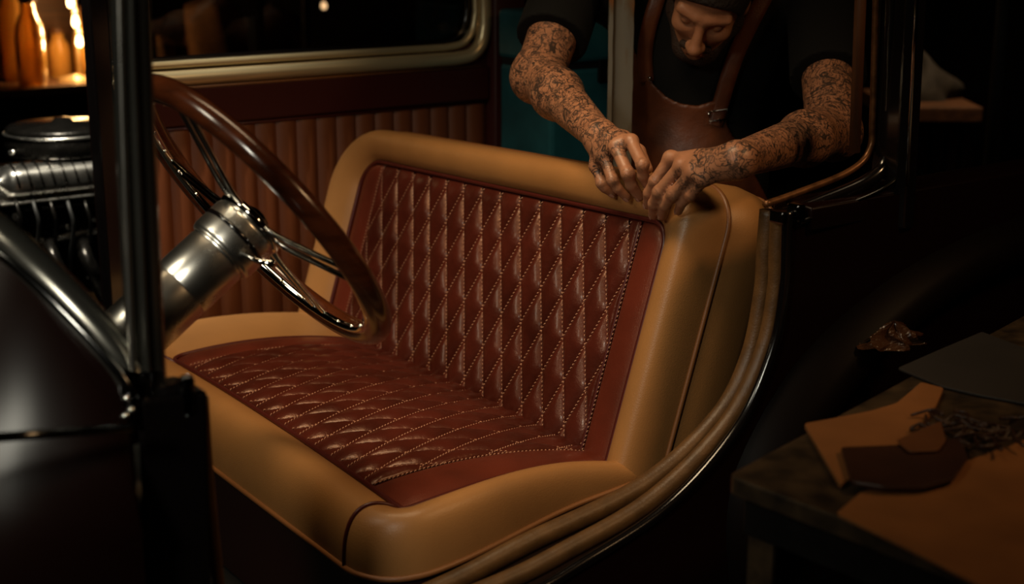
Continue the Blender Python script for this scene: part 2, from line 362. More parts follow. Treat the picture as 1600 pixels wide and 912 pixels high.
def blade(pts, wd, th_, n_=18):
    c = spline(pts, n_); ws = np.interp(np.linspace(0, 1, n_ + 1), [0, .35, 1], wd); t = np.gradient(c, axis=0); P = []
    for i_ in range(n_ + 1):
        s_ = unit(np.cross(t[i_], ax)); P.append([c[i_] + s_ * ws[i_] * math.cos(q) + ax * th_ * math.sin(q) for q in np.linspace(0, 2 * math.pi, 12, endpoint=False)])
    v, f = grid(np.array(P), False, True); f.append(tuple(range(12))); f.append(tuple(reversed([n_ * 12 + i_ for i_ in range(12)]))); return v, f
for a0 in (105, 195, 285, 15):
    a = math.radians(a0); b = MB()
    for s in (-1, 1):
        b.add(*blade([wp(a + s * .26, .048, .0), wp(a + s * .15, .09, .0), wp(a + s * .085, .16, .006), wp(a + s * .06, RW - .014, .014)], (.011, .0075, .005), .0045))
    b.build('spoke', M_CHROME, sw)
mesh('hub_plate', *lathe([(.0, .012), (.030, .012), (.050, .008), (.060, .003), (.062, -.002), (.060, -.008), (.0, -.008)], HB, ax, 48, False), M_CHROME, sw)
mesh('horn_button', *lathe([(0, .022), (.014, .021), (.022, .017), (.024, .011)], HB, ax, 30, False), M_BLACKCHROME, sw)
mesh('hub_collar', *lathe([(.050, -.008), (.058, -.010), (.060, -.016), (.060, -.062), (.058, -.068), (.053, -.072)], HB, ax, 40), M_COLUMN, sw)
mesh('hub_band', *lathe([(.054, -.032), (.0608, -.033), (.0608, -.040), (.054, -.041)], HB, ax, 40), M_BLACK, sw)
cm = mesh('column', *lathe([(.050, -.07), (.0525, -.078), (.0525, -.15), (.0515, -.152), (.0515, -.156), (.0525, -.158), (.0525, -.27), (.0512, -.272), (.0512, -.276), (.0525, -.278), (.0525, -.40), (.046, -.405), (.046, -.66)], HB, ax, 48), M_COLUMN, sw)
lv = wp(math.radians(200), .05, -.10)
mesh('signal_lever', *tube([HB + ax * -.055 + e1 * -.055, HB + ax * -.05 + e1 * -.09 + e2 * -.012, HB + ax * -.04 + e1 * -.125 + e2 * -.02], [.005, .004, .006], 8), M_CHROME, sw)
#@@SEAT
# ------------------------------------------------------------------ bench seat
seat = thing('bench_seat', 'tan leather bench seat with diamond-quilted maroon back and cushion', 'seat')
REC = math.radians(17.5)
BU = V(math.sin(REC), 0, math.cos(REC)); BN = V(-math.cos(REC), 0, math.sin(REC)); B0 = V(1.60, 0, .47)
def bk(y, t, d):
    t = t * (1 - .075 * (y - 2.0) / 1.13) if t > 0 else t
    cr = .018 * max(0, 1 - ((y - 2.58) / .56) ** 2) * 0 
    return B0 + V(0, y, 0) + BU * t + BN * (d + cr)
def ubase(y0, y1, t0, t1, ra, rb, n1=30, nc=12, n2=60):
    p = [(y0, t0 + (t1 - ra - t0) * i / n1) for i in range(n1)]
    p += [(y0 + ra - ra * math.cos(q), t1 - ra + ra * math.sin(q)) for q in np.linspace(0, math.pi / 2, nc)]
    p += [(y0 + ra + (y1 - rb - y0 - ra) * i / n2, t1) for i in range(1, n2)]
    p += [(y1 - rb + rb * math.sin(q), t1 - rb + rb * math.cos(q)) for q in np.linspace(0, math.pi / 2, nc)]
    p += [(y1, t1 - rb - (t1 - rb - t0) * i / n1) for i in range(1, n1 + 1)]
    return np.array(p)
bi = ubase(2.02, 3.145, -.10, .480, .045, .075)
bo = ubase(1.935, 3.285, -.10, .568, .085, .19)
vv = np.linspace(0, 1, 17)
def bprof(v): return -.006 + .040 * math.sin(math.pi * v ** .8) ** .6 - .056 * v ** 4
P = np.array([[bk(*(a + (b - a) * math.sin(v * math.pi / 2) ** .9), bprof(v)) for v in vv] for a, b in zip(bi, bo)])
mesh('backrest_bolster', *grid(P), M_TAN, seat)
cy = 2.6
def shrink(b, k): return (b[0] + (cy - b[0]) * k, b[1] - (b[1] + .1) * k)
P = np.array([[bk(*shrink(b, k), d) for k, d in ((0, -.062), (-.012, -.09), (-.016, -.12), (-.010, -.16), (.0, -.19), (.03, -.205), (.3, -.21), (.9, -.21))] for b in bo])
mesh('backrest_boxing', *grid(P), M_TAN, seat)
mesh('backrest_piping', *tube([bk(*b, -.0600) for b in bo], .0052, 8), M_TANPIPE, seat)
mesh('back_edge_piping', *tube([bk(*shrink(b, 0), -.190) for b in bo], .0045, 8), M_TANPIPE, seat)
mesh('panel_piping', *tube([bk(*b, .004) for b in bi], .0052, 8), M_PIPE, seat)
def rect_clip(poly, y0, y1, t0, t1):
    for ax_, lim, sg in ((0, y0, 1), (0, y1, -1), (1, t0, 1), (1, t1, -1)):
        out = []
        for i in range(len(poly)):
            a, b = poly[i], poly[(i + 1) % len(poly)]
            da, db = sg * (a[ax_] - lim), sg * (b[ax_] - lim)
            if da >= 0: out.append(a)
            if (da >= 0) != (db >= 0): out.append(a + (b - a) * (da / (da - db)))
        poly = out
        if not poly: return []
    return poly
def area2(p): return .5 * abs(sum(p[i][0] * p[(i + 1) % len(p)][1] - p[(i + 1) % len(p)][0] * p[i][1] for i in range(len(p))))
def pillow(poly, fn, h):
    poly = [np.array(q) for q in poly]
    L = [np.linalg.norm(poly[(i + 1) % len(poly)] - poly[i]) for i in range(len(poly))]; per = sum(L)
    out = []
    for i in range(len(poly)):
        k = max(1, int(round(16 * L[i] / per)))
        for j in range(k): out.append(poly[i] + (poly[(i + 1) % len(poly)] - poly[i]) * (j / k))
    out = np.array(out); c = out.mean(0); n = len(out)
    hh = h * min(1, (area2(poly) / .0057) ** .6)
    v = []; f = []
    rings = (1.0, .93, .78, .55, .28)
    jit = (rng.random(n) - .5)
    for r in rings:
        for m_, q in enumerate(out):
            pq = c + (q - c) * r
            d = hh * (1 - r ** 2.4) ** .82
            if .5 < r < .99: d *= 1 + .16 * jit[m_]
            v.append(fn(pq[0], pq[1], d))
    v.append(fn(c[0], c[1], hh))
    for k in range(len(rings) - 1):
        for i in range(n):
            f.append((k * n + i, k * n + (i + 1) % n, (k + 1) * n + (i + 1) % n, (k + 1) * n + i))
    k = len(rings) - 1
    for i in range(n): f.append((k * n + i, k * n + (i + 1) % n, len(v) - 1))
    return v, f
def quilt(parent, fn, y0, y1, t0, t1, w_, h_, hgt, ph, flip):
    ia = range(-80, 80); cnt = 0
    for i in range(int((y0 / w_ + t0 / h_ + ph)) - 2, int(y1 / w_ + t1 / h_ + ph) + 3):
        for j in range(int(y0 / w_ - t1 / h_) - 2, int(y1 / w_ - t0 / h_) + 3):
            # cell bounded by a in [i,i+1], b in [j,j+1], a=y/w+t/h+ph, b=y/w-t/h
            cs = []
            for a, b in ((i, j), (i + 1, j), (i + 1, j + 1), (i, j + 1)):
                a_ = a - ph; cs.append(np.array([(a_ + b) / 2 * w_, (a_ - b) / 2 * h_]))
            pl = rect_clip(cs, y0, y1, t0, t1)
            if len(pl) < 3 or area2(pl) < .00012: continue
            v, f = pillow(pl, fn, hgt)
            if flip: f = [tuple(reversed(q)) for q in f]
            mesh('quilt_diamond', v, f, M_QUILT, parent); cnt += 1
    # stitches
    sb = MB(); L = .0056; G = .0088; r = .00085
    lines = []
    for fam in (0, 1):
        lo = int(min(y0 / w_ + t0 / h_, y0 / w_ - t1 / h_)) - 2; hi = int(max(y1 / w_ + t1 / h_, y1 / w_ - t0 / h_)) + 3
        for k in range(lo, hi):
            sg = -1 if fam == 0 else 1
            c = (k - ph if fam == 0 else k) * w_
            # y = c + sg*t*w/h
            ta, tb = t0, t1; m_ = sg * w_ / h_
            tt = sorted(((y0 - c) / m_, (y1 - c) / m_)); ta = max(ta, tt[0]); tb = min(tb, tt[1])
            if tb - ta < .01: continue
            lines.append((np.array([c + m_ * ta, ta]), np.array([c + m_ * tb, tb])))
    e = .006
    lines += [(np.array([y0 - e, t0]), np.array([y0 - e, t1])), (np.array([y1 + e, t0]), np.array([y1 + e, t1]))]
    for A, B in lines:
        ln = np.linalg.norm(B - A); d = (B - A) / ln; k = 0.002
        while k + L < ln:
            a = A + d * k; b = A + d * (k + L); m_ = (a + b) / 2
            pa, pm, pb = fn(*a, .0008), fn(*m_, .0034), fn(*b, .0008)
            tdir = unit(pb - pa); nn = unit(fn(*m_, .01) - fn(*m_, 0)); s = np.cross(tdir, nn)
            v = []
            for q, rr in ((pa, .5), (pm - tdir * .0014, 1), (pm + tdir * .0014, 1), (pb, .5)):
                v += [q - s * r * rr, q + nn * r * rr * 1.2, q + s * r * rr]
            f = [(0, 1, 4, 3), (1, 2, 5, 4), (3, 4, 7, 6), (4, 5, 8, 7), (6, 7, 10, 9), (7, 8, 11, 10)]
            sb.add(v, f); k += G
    so = sb.build('stitching', M_THREAD, parent); so['kind'] = 'stuff'; so['label'] = 'pale diamond stitching'
    return cnt
QW, QH = .0715, .162
# backrest centre panel: base, side bands, quilting
base = mesh('quilted_back_panel', *grid(np.array([[bk(y, t, -.004) for t in np.linspace(-.1, .478, 12)] for y in np.linspace(2.05, 3.115, 30)])), M_PIPE, seat)
def band(ya, yb, name):
    rows = []
    for t in np.linspace(-.10, .476, 40):
        def clampy(y):
            # follow the rounded corners of the panel
            if t > .480 - .045 and y < 2.065: return max(y, 2.065 - math.sqrt(max(0, .045 ** 2 - (t - .435) ** 2)))
            if t > .480 - .075 and y > 3.07: return min(y, 3.07 + math.sqrt(max(0, .075 ** 2 - (t - .405) ** 2)))
            return y
        a, b = clampy(ya), clampy(yb)
        rows.append([bk(a + (b - a) * u, t, -.003 + .013 * math.sin(math.pi * u) ** .5 * min(1, (.478 - t) / .02 + .1)) for u in np.linspace(0, 1, 10)])
    return mesh(name, *grid(np.array(rows)), M_MAROON, base)
band(2.022, 2.100, 'border_band'); band(3.062, 3.143, 'border_band')
mesh('band_seam', *tube([bk(2.100, t, .003) for t in np.linspace(-.1, .474, 20)], .0032, 8), M_PIPE, base)
quilt(base, bk, 2.103, 3.060, -.06, .474, QW, QH, .0145, .35, True)
# cushion
def cu(y, t, d):
    x = 1.62 - t
    z = .474 + .080 * t + .014 * max(0, 1 - ((y - 2.52) / .6) ** 2) + .030 * max(-.5, 1 - ((t - .25) / .27) ** 2)
    return V(x, y, z + d)
ci = ubase(2.003, 2.985, -.02, .483, .008, .03)
co = ubase(1.938, 3.265, -.02, .578, .11, .16)
def sst(x, a, b): x = max(0, min(1, (x - a) / (b - a))); return x * x * (3 - 2 * x)
for q in co: q[0] -= .042 * sst(q[1], .12, .46) * (1 - sst(q[0], 2.02, 2.35))
for q in ci: q[0] -= .030 * sst(q[1], .10, .46) * (1 - sst(q[0], 2.02, 2.35))
rows = []
for a, b in zip(ci, co):
    rr = []
    zo = .480 - .045 * max(0, min(1, b[1] / .55))
    for v in vv:
        q = a + (b - a) * math.sin(v * math.pi / 2) ** .9
        basep = cu(*q, 0)
        dout = zo - cu(*b, 0)[2]
        rr.append(cu(*q, -.004 + .030 * math.sin(math.pi * v ** .8) ** .8 + (dout + .004) * v ** 3.2))
    rows.append(rr)
rows = np.array(rows)
SP = 30 + 12 - 1
SQ = 30 + 12 + 58
mesh('cushion_side_bolster', *grid(rows[:SP + 1], flip=False), M_TAN, seat)
mesh('cushion_front_bolster', *grid(rows[SP:SQ + 1]), M_TAN, seat)
mesh('cushion_side_bolster', *grid(rows[SQ:]), M_TAN, seat)
mesh('bolster_seam', *tube(rows[SP] + V(0, 0, .001), .0042, 8), M_PIPE, seat)
mesh('bolster_seam', *tube(rows[SQ] + V(0, 0, .001), .0042, 8), M_PIPE, seat)
edge = rows[:, -1]
mesh('cushion_piping', *tube(edge, .0055, 8), M_TANPIPE, seat)
mesh('cushion_panel_piping', *tube([cu(*a, .003) for a in ci], .0048, 8), M_PIPE, seat)
P = np.array([[e_ + V(dx * (2.5 - e_[0] > 1.2), (2.58 - e_[1]) * k, 0) * 1 + V(0, 0, zz - e_[2] if zz else 0) for zz, k, dx in ((0, 0, 0), (.40, .012, .012), (.34, .015, .015), (.215, .02, .02))] for e_ in edge])
mesh('seat_valance', *grid(P), mat('oxblood_leather', (.022, .004, .003), .5, bump=.12, bscale=400), seat)
cbase = mesh('quilted_cushion_panel', *grid(np.array([[cu(y, t, -.004) for t in np.linspace(-.02, .478, 10)] for y in np.linspace(2.0, 2.98, 30)])), M_PIPE, seat)
def cband(ya, yb):
    bow = lambda y, t: y - .030 * sst(t, .10, .46) * (1 - sst(y, 2.02, 2.35)) * (1 if y < 2.05 else 0)
    return mesh('border_band', *grid(np.array([[cu(bow(ya, t) + (yb - bow(ya, t)) * u, t, -.003 + .014 * math.sin(math.pi * u) ** .5 * min(1, (.478 - t) / .03 + .1)) for u in np.linspace(0, 1, 10)] for t in np.linspace(-.02, .477, 30)])), M_MAROON, cbase)
cband(2.006, 2.092); cband(2.900, 2.983)
quilt(cbase, cu, 2.095, 2.897, -.02, .474, .063, .150, .0135, .2, False)
#@@PERSON
# ------------------------------------------------------------------ the man behind the seat
QB = np.array([RT, FH, V(0, 0, 1)])
def toq(p): return QB @ (np.asarray(p, float) - V(0, 0, 0))
class Field:
    def __init__(s, lo, hi, h):
        s.lo = np.array(lo, float); s.h = h; s.n = np.ceil((np.array(hi) - s.lo) / h).astype(int) + 1
        s.a = np.ones(s.n, np.float32)
    def sub(s, lo, hi):
        i0 = np.clip(np.floor((lo - s.lo) / s.h).astype(int), 0, s.n - 1); i1 = np.clip(np.ceil((hi - s.lo) / s.h).astype(int) + 1, 1, s.n)
        sl = tuple(slice(a, b) for a, b in zip(i0, i1))
        g = [((np.arange(a, b) * s.h + o).astype(np.float32)) for a, b, o in zip(i0, i1, s.lo)]
        return sl, g[0][:, None, None], g[1][None, :, None], g[2][None, None, :]
    def smin(s, sl, d, k):
        cur = s.a[sl]
        if k <= 0: s.a[sl] = np.minimum(cur, d); return
        hh = np.maximum(k - np.abs(cur - d), 0) / k
        s.a[sl] = np.minimum(cur, d) - hh * hh * k * .25
    def cap(s, A, B, ra, rb=None, k=.02, cut=None):
        rb = ra if rb is None else rb; A, B = toq(A), toq(B); m = max(ra, rb) + k + .025
        sl, x, y, z = s.sub(np.minimum(A, B) - m, np.maximum(A, B) + m)
        ab = B - A; L2 = float(ab @ ab) + 1e-12
        t = np.clip(((x - A[0]) * ab[0] + (y - A[1]) * ab[1] + (z - A[2]) * ab[2]) / L2, 0, 1)
        d = np.sqrt((x - A[0] - t * ab[0]) ** 2 + (y - A[1] - t * ab[1]) ** 2 + (z - A[2] - t * ab[2]) ** 2) - (ra + (rb - ra) * t)
        if cut is not None:
            c, n = toq(cut[0]), QB @ unit(cut[1]); d = np.maximum(d, (x - c[0]) * n[0] + (y - c[1]) * n[1] + (z - c[2]) * n[2])
        s.smin(sl, d, k)
    def ell(s, c, axes, rad, k=.02, carve=False):
        c = toq(c); A = [QB @ unit(a) for a in axes]; m = max(rad) + k + .025
        sl, x, y, z = s.sub(c - m, c + m); k0 = 0; k1 = 0
        for a, r in zip(A, rad):
            q = (x - c[0]) * a[0] + (y - c[1]) * a[1] + (z - c[2]) * a[2]; k0 = k0 + (q / r) ** 2; k1 = k1 + (q / r ** 2) ** 2
        k0 = np.sqrt(k0); d = k0 * (k0 - 1) / np.maximum(np.sqrt(k1), 1e-6)
        if carve:
            cur = s.a[sl]; hh = np.maximum(k - np.abs(cur + d), 0) / k; s.a[sl] = np.maximum(cur, -d) + hh * hh * k * .25
        else: s.smin(sl, d, k)
    def net(s):
        a = s.a; ins = a < 0; n = np.array(a.shape)
        c = np.zeros(n - 1, np.int8)
        for i in (0, 1):
            for j in (0, 1):
                for k in (0, 1): c += ins[i:n[0] - 1 + i, j:n[1] - 1 + j, k:n[2] - 1 + k]
        act = np.argwhere((c > 0) & (c < 8)); idx = np.full(n - 1, -1, np.int32); idx[tuple(act.T)] = np.arange(len(act))
        co = np.array([(i, j, k) for i in (0, 1) for j in (0, 1) for k in (0, 1)])
        val = np.stack([a[tuple((act + o).T)] for o in co], 1)
        pos = np.zeros((len(act), 3)); cnt = np.zeros(len(act))
        for e in range(8):
            for g in range(e + 1, 8):
                if np.abs(co[e] - co[g]).sum() != 1: continue
                va, vb = val[:, e], val[:, g]; m = (va < 0) != (vb < 0); t = np.where(m, va / np.where(m, va - vb, 1), 0)
                pos += np.where(m[:, None], co[e] + t[:, None] * (co[g] - co[e]), 0); cnt += m
        pos = (act + pos / cnt[:, None]) * s.h + s.lo
        faces = []
        for ax_ in range(3):
            o = [0, 0, 0]; o[ax_] = 1
            A = ins[:-1 if ax_ == 0 else None, :-1 if ax_ == 1 else None, :-1 if ax_ == 2 else None]; B = ins[o[0]:, o[1]:, o[2]:]
            e = np.argwhere(A != B); b, d = (ax_ + 1) % 3, (ax_ + 2) % 3
            e = e[(e[:, b] > 0) & (e[:, d] > 0) & (e[:, b] < n[b] - 1) & (e[:, d] < n[d] - 1)]
            fl = A[tuple(e.T)]
            def at(db, dd):
                q = e.copy(); q[:, b] -= db; q[:, d] -= dd; return idx[tuple(q.T)]
            quad = np.stack([at(1, 1), at(0, 1), at(0, 0), at(1, 0)], 1)
            quad[~fl] = quad[~fl][:, ::-1]; faces.append(quad)
        return pos @ QB, np.vstack(faces)
    def sample(s, p):
        q = (toq(p) - s.lo) / s.h; i = np.floor(q).astype(int)
        if (i < 0).any() or (i >= s.n - 1).any(): return 1.0
        t = q - i; v = s.a[i[0]:i[0] + 2, i[1]:i[1] + 2, i[2]:i[2] + 2]
        v = v[0] * (1 - t[0]) + v[1] * t[0]; v = v[0] * (1 - t[1]) + v[1] * t[1]; return float(v[0] * (1 - t[2]) + v[1] * t[2])
    def hit(s, px, py, off=0.0, z0=2.6, z1=3.6):
        for zc in np.arange(z0, z1, .002):
            p = W(px, py, zc)
            if s.sample(p) < off: return p
        return W(px, py, 3.1)
def fmesh(name, pos, faces, m, parent):
    me = bpy.data.meshes.new(name); me.vertices.add(len(pos)); me.vertices.foreach_set('co', pos.astype(np.float32).ravel())
    nf = len(faces); me.loops.add(nf * 4); me.loops.foreach_set('vertex_index', faces.astype(np.int32).ravel())
    me.polygons.add(nf); me.polygons.foreach_set('loop_start', np.arange(nf, dtype=np.int32) * 4)
    me.polygons.foreach_set('use_smooth', np.ones(nf, bool)); me.update(); me.validate()
    me.materials.append(m); o = bpy.data.objects.new(name, me); col.objects.link(o); o.parent = parent; return o
def bpl(x, y, off):
    d = ray(x, y); p0 = B0 + BN * off; return CAM + d * (((p0 - CAM) @ BN) / (d @ BN))
man = thing('person', 'tattooed man in black t-shirt and brown leather apron bending over the seat back', 'person')
# joints
sR, eR, wR = W(905, -62, 3.31), W(842, 118, 3.13), bpl(938, 214, .075)
sL, eL, wL = W(1282, -45, 3.30), W(1300, 203, 2.98), bpl(1152, 250, .062)
neck = W(1098, -75, 3.34); chest = W(1092, 70, 3.37); belly = W(1088, 270, 3.45); pel = W(1088, 420, 3.53)
lo = np.min([toq(p) for p in (sR, eR, wR, sL, eL, wL, pel)], 0) - .16; hi = np.max([toq(p) for p in (sR, eR, wR, sL, eL, wL, pel)], 0) + .16
lo[2] = .30; lo[1] = min(toq(bpl(1030, 330, .1))[1], toq(wL)[1]) - .09; hi[2] = 1.72; hi[1] += .42
hm = None
BD = Field(lo, hi, .0032)
sd, bkw = RT, FH
def torso(fd, g):
    fd.ell(chest, (sd, bkw, (0, 0, 1)), (.175 + g, .118 + g, .20 + g), .05)
    fd.ell(belly, (sd, bkw, (0, 0, 1)), (.155 + g, .118 + g, .21 + g), .06)
    fd.ell(pel, (sd, bkw, (0, 0, 1)), (.165 + g, .125 + g, .15 + g), .06)
    for s_ in (sR, sL):
        fd.cap(neck + (s_ - neck) * .25 - V(0, 0, .02), s_, .055 + g, .066 + g, .05)
        fd.cap(chest + V(0, 0, .08), s_ - V(0, 0, .03), .10 + g, .07 + g, .06)
torso(BD, 0)
# kneeling legs
for k_ in (-1, 1):
    hip = pel + sd * .09 * k_ - V(0, 0, .03); kn = V(*(hip + sd * .06 * k_ - bkw * .02)[:2], .40); an = kn + bkw * .36 + V(0, 0, .0)
    BD.cap(hip, kn, .088, .062, .04); BD.cap(kn, an, .058, .042, .03); BD.cap(an, an + bkw * .02 - V(0, 0, 0) + bkw * .06, .04, .03, .02)
# arms
for s_, e_, w_, b1 in ((sR, eR, wR, .0), (sL, eL, wL, .0)):
    BD.cap(s_, e_, .062, .052, .03)
    m_ = e_ + (w_ - e_) * .32
    BD.cap(e_, m_, .049, .050, .03); BD.cap(m_, w_, .048, .030, .03)
    BD.ell(e_ + (e_ - (s_ + w_) / 2) * .08, (sd, bkw, (0, 0, 1)), (.045, .045, .045), .03)
# hands
KN = {}
def hand(w_, fingers, thumb, tag_):
    mc = []
    for nm, (M_, P_, T_, om, op, ot, r) in fingers.items():
        m_, p_ = bpl(*M_, om), bpl(*P_, op); t_ = bpl(*T_, ot)
        d_ = p_ + (t_ - p_) * .52 + BN * .006 ; mc.append(m_)
        BD.cap(w_ + (m_ - w_) * .25, m_, .0165, .0115, .016)
        BD.ell(m_, (sd, bkw, (0, 0, 1)), (r + .0025,) * 3, .010)
        BD.cap(m_, p_, r + .0006, r, .005); BD.ell(p_, (sd, bkw, (0, 0, 1)), (r + .0012,) * 3, .004)
        BD.cap(p_, d_, r - .0002, r - .0012, .004); BD.cap(d_, t_, r - .0009, r - .0026, .004)
        KN[tag_ + nm] = (p_, d_, t_, r)
    for a, b in zip(mc[:-1], mc[1:]):
        BD.cap(w_ * .45 + a * .55, a * .62 + b * .38 + (w_ - a) * .12, .0165, .012, .014)
    pc = sum(mc) / len(mc)
    BD.cap(w_, pc * .5 + w_ * .5 - BN * .006, .030, .024, .02)
    (a, b, c) = thumb
    BD.cap(w_ + (a - w_) * .3, a, .017, .0145, .014); BD.cap(a, b, .0135, .0118, .006); BD.cap(b, c, .0118, .0088, .004)
    KN[tag_ + 'thumb'] = (a, b, c, .0115)
hand(wR, {'index': ((986, 221), (1004, 257), (1013, 291), .085, .088, .052, .0116), 'middle': ((962, 229), (981, 271), (999, 307), .098, .094, .049, .0119),
          'ring': ((944, 244), (957, 281), (979, 308), .094, .086, .047, .0104), 'little': ((931, 259), (940, 286), (956, 302), .080, .072, .046, .0100)},
     (bpl(975, 216, .06), bpl(999, 236, .048), bpl(1013, 264, .042)), 'R')
hand(wL, {'index': ((1048, 247), (1024, 283), (1012, 320), .076, .080, .050, .0114), 'middle': ((1065, 259), (1030, 300), (1021, 336), .090, .088, .048, .0117),
          'ring': ((1083, 269), (1052, 303), (1035, 337), .092, .086, .048, .0114), 'little': ((1100, 279), (1079, 304), (1060, 330), .084, .074, .046, .0104)},
     (bpl(1085, 248, .045), bpl(1052, 262, .036), bpl(1030, 276, .036)), 'L')
# head, bowed
fm = unit(-.28 * RT - .84 * UP - .46 * FW); hu = .05 * RT + .46 * UP - .88 * FW; hu = unit(hu - fm * (hu @ fm)); hs = np.cross(hu, fm)
hc = W(1108, -4, 3.12)
def hp_(f_, u_, s_=0): return hc + fm * f_ + hu * u_ + hs * s_
BD.cap(neck + V(0, 0, -.01), hc - fm * .05 - hu * .05, .066, .058, .04)
def skull(fd, g):
    fd.ell(hp_(-.012, .030), (fm, hu, hs), (.095 + g, .085 + g, .077 + g), .03)
skull(BD, 0)
BD.ell(hp_(.022, -.035), (fm, hu, hs), (.066, .080, .062), .03)
BD.cap(hp_(.062, -.095), hp_(.068, -.092), .026, .024, .03)
for s_ in (-1, 1):
    BD.cap(hp_(.0, -.07, .052 * s_), hp_(.055, -.098, .015 * s_), .022, .022, .025)
    BD.ell(hp_(.060, -.026, .040 * s_), (fm, hu, hs), (.022, .018, .022), .02)
    BD.cap(hp_(.082, .024, .012 * s_), hp_(.068, .024, .050 * s_), .0105, .010, .014)
    BD.ell(hp_(.086, .002, .033 * s_), (fm, hu, hs), (.014, .012, .016), .010, carve=True)
    BD.ell(hp_(.070, .002, .033 * s_), (fm, hu, hs), (.0125, .0125, .0125), .003)
    BD.ell(hp_(.104, -.040, .012 * s_), (fm, hu, hs), (.013, .010, .010), .008)
    BD.ell(hp_(-.01, -.005, .078 * s_), (fm, hu, hs), (.018, .032, .010), .008)
BD.cap(hp_(.086, .012), hp_(.116, -.034), .0085, .0125, .010); BD.ell(hp_(.118, -.036), (fm, hu, hs), (.013, .0125, .0135), .006)
BD.cap(hp_(.092, -.064, -.016), hp_(.092, -.064, .016), .0065, .0065, .010); BD.cap(hp_(.090, -.076, -.014), hp_(.090, -.076, .014), .0075, .0075, .008)
# skin with ink
ms = bpy.data.materials.new('tattooed_skin'); ms.use_nodes = True; nt = ms.node_tree; N = nt.nodes; L = nt.links; b = N['Principled BSDF']
tc = N.new('ShaderNodeTexCoord')
def nz(scale, det, dist=0):
    t = N.new('ShaderNodeTexNoise'); t.inputs['Scale'].default_value = scale; t.inputs['Detail'].default_value = det; t.inputs['Distortion'].default_value = dist; L.new(tc.outputs['Object'], t.inputs[0]); return t
def ramp(src, p0, p1, c0=0, c1=1):
    r_ = N.new('ShaderNodeValToRGB'); r_.color_ramp.elements[0].position = p0; r_.color_ramp.elements[1].position = p1
    r_.color_ramp.elements[0].color = (c0, c0, c0, 1); r_.color_ramp.elements[1].color = (c1, c1, c1, 1); L.new(src, r_.inputs[0]); return r_
def math_(op, a, c):
    m_ = N.new('ShaderNodeMath'); m_.operation = op
    for k_, q in enumerate((a, c)):
        if isinstance(q, (int, float)): m_.inputs[k_].default_value = q
        else: L.new(q, m_.inputs[k_])
    return m_.outputs[0]
def contour(sc_, wd, dist=1.6):
    t = nz(sc_, 1.5, dist); return ramp(math_('ABSOLUTE', math_('SUBTRACT', t.outputs[0], .5), 0), wd * .45, wd, 1, 0).outputs[0]
blot = ramp(nz(34, 4, 1.8).outputs[0], .505, .56).outputs[0]
zone = ramp(nz(9, 2, .5).outputs[0], .40, .52).outputs[0]
fine_ = ramp(nz(85, 3, 2.5).outputs[0], .47, .56, .25, 1).outputs[0]
ink = math_('MAXIMUM', math_('MULTIPLY', math_('MULTIPLY', blot, zone), fine_), math_('MAXIMUM', contour(26, .035), math_('MULTIPLY', contour(48, .05), .8)))
at = N.new('ShaderNodeAttribute'); at.attribute_name = 'ink'
ink = math_('MULTIPLY', math_('MULTIPLY', ink, at.outputs['Fac']), .90)
sk = N.new('ShaderNodeMix'); sk.data_type = 'RGBA'; sk.inputs[6].default_value = (.41, .195, .105, 1); sk.inputs[7].default_value = (.32, .125, .062, 1); L.new(nz(60, 4).outputs[0], sk.inputs[0])
mi = N.new('ShaderNodeMix'); mi.data_type = 'RGBA'; L.new(ink, mi.inputs[0]); L.new(sk.outputs[2], mi.inputs[6]); mi.inputs[7].default_value = (.016, .016, .015, 1)
L.new(mi.outputs[2], b.inputs['Base Color']); b.inputs['Roughness'].default_value = .42; b.inputs['Subsurface Weight'].default_value = .0
bp_ = N.new('ShaderNodeBump'); bp_.inputs['Strength'].default_value = .35; bp_.inputs['Distance'].default_value = .0015; L.new(nz(190, 4).outputs[0], bp_.inputs['Height']); L.new(bp_.outputs[0], b.inputs['Normal'])
pos, fc_ = BD.net()
body = fmesh('body', pos, fc_, ms, man)
def segd(p, a, b_):
    ab = b_ - a; t = np.clip(((p - a) @ ab) / (ab @ ab), 0, 1); return np.linalg.norm(p - a - t[:, None] * ab, axis=1)
inkm = np.zeros(len(pos))
for s_, e_, w_ in ((sR, eR, wR), (sL, eL, wL)): inkm = np.maximum(inkm, np.maximum((segd(pos, s_, e_) < .10), (segd(pos, e_, w_) < .085)).astype(float))
for w_, tg in ((wR, 'R'), (wL, 'L')):
    for nm in ('index', 'middle', 'ring', 'little'):
        m_ = w_ + (KN[tg + nm][0] - w_) * .58; inkm = np.maximum(inkm, .75 * (segd(pos, w_, m_) < .030))
for k_, (p_, d_, t_, r) in KN.items():
    near = np.minimum(segd(pos, p_, d_), segd(pos, d_, t_)) < r + .006; inkm[near] = np.minimum(inkm[near], .12)
    inkm[np.linalg.norm(pos - p_, axis=1) < .014] = .35
inkm[np.linalg.norm(pos - hc, axis=1) < .16] = 0
at_ = body.data.attributes.new('ink', 'FLOAT', 'POINT'); at_.data.foreach_set('value', inkm.astype(np.float32))
# fingernails
mn = mat('fingernail', (.52, .27, .18), .25)
for k_, (p_, d_, t_, r) in KN.items():
    ax1 = unit(t_ - d_); nn = unit(BN - ax1 * (BN @ ax1)); s2 = np.cross(ax1, nn); rr = r - .0022
    P = np.array([[t_ + ax1 * (-.006 + .0115 * u) + rr * (math.cos(a) * nn * 1.04 + math.sin(a) * s2) * (1 - .12 * u * u) for a in np.linspace(-.75, .75, 6)] for u in np.linspace(0, 1, 5)])
    o = mesh('fingernail', *grid(P), mn, man)
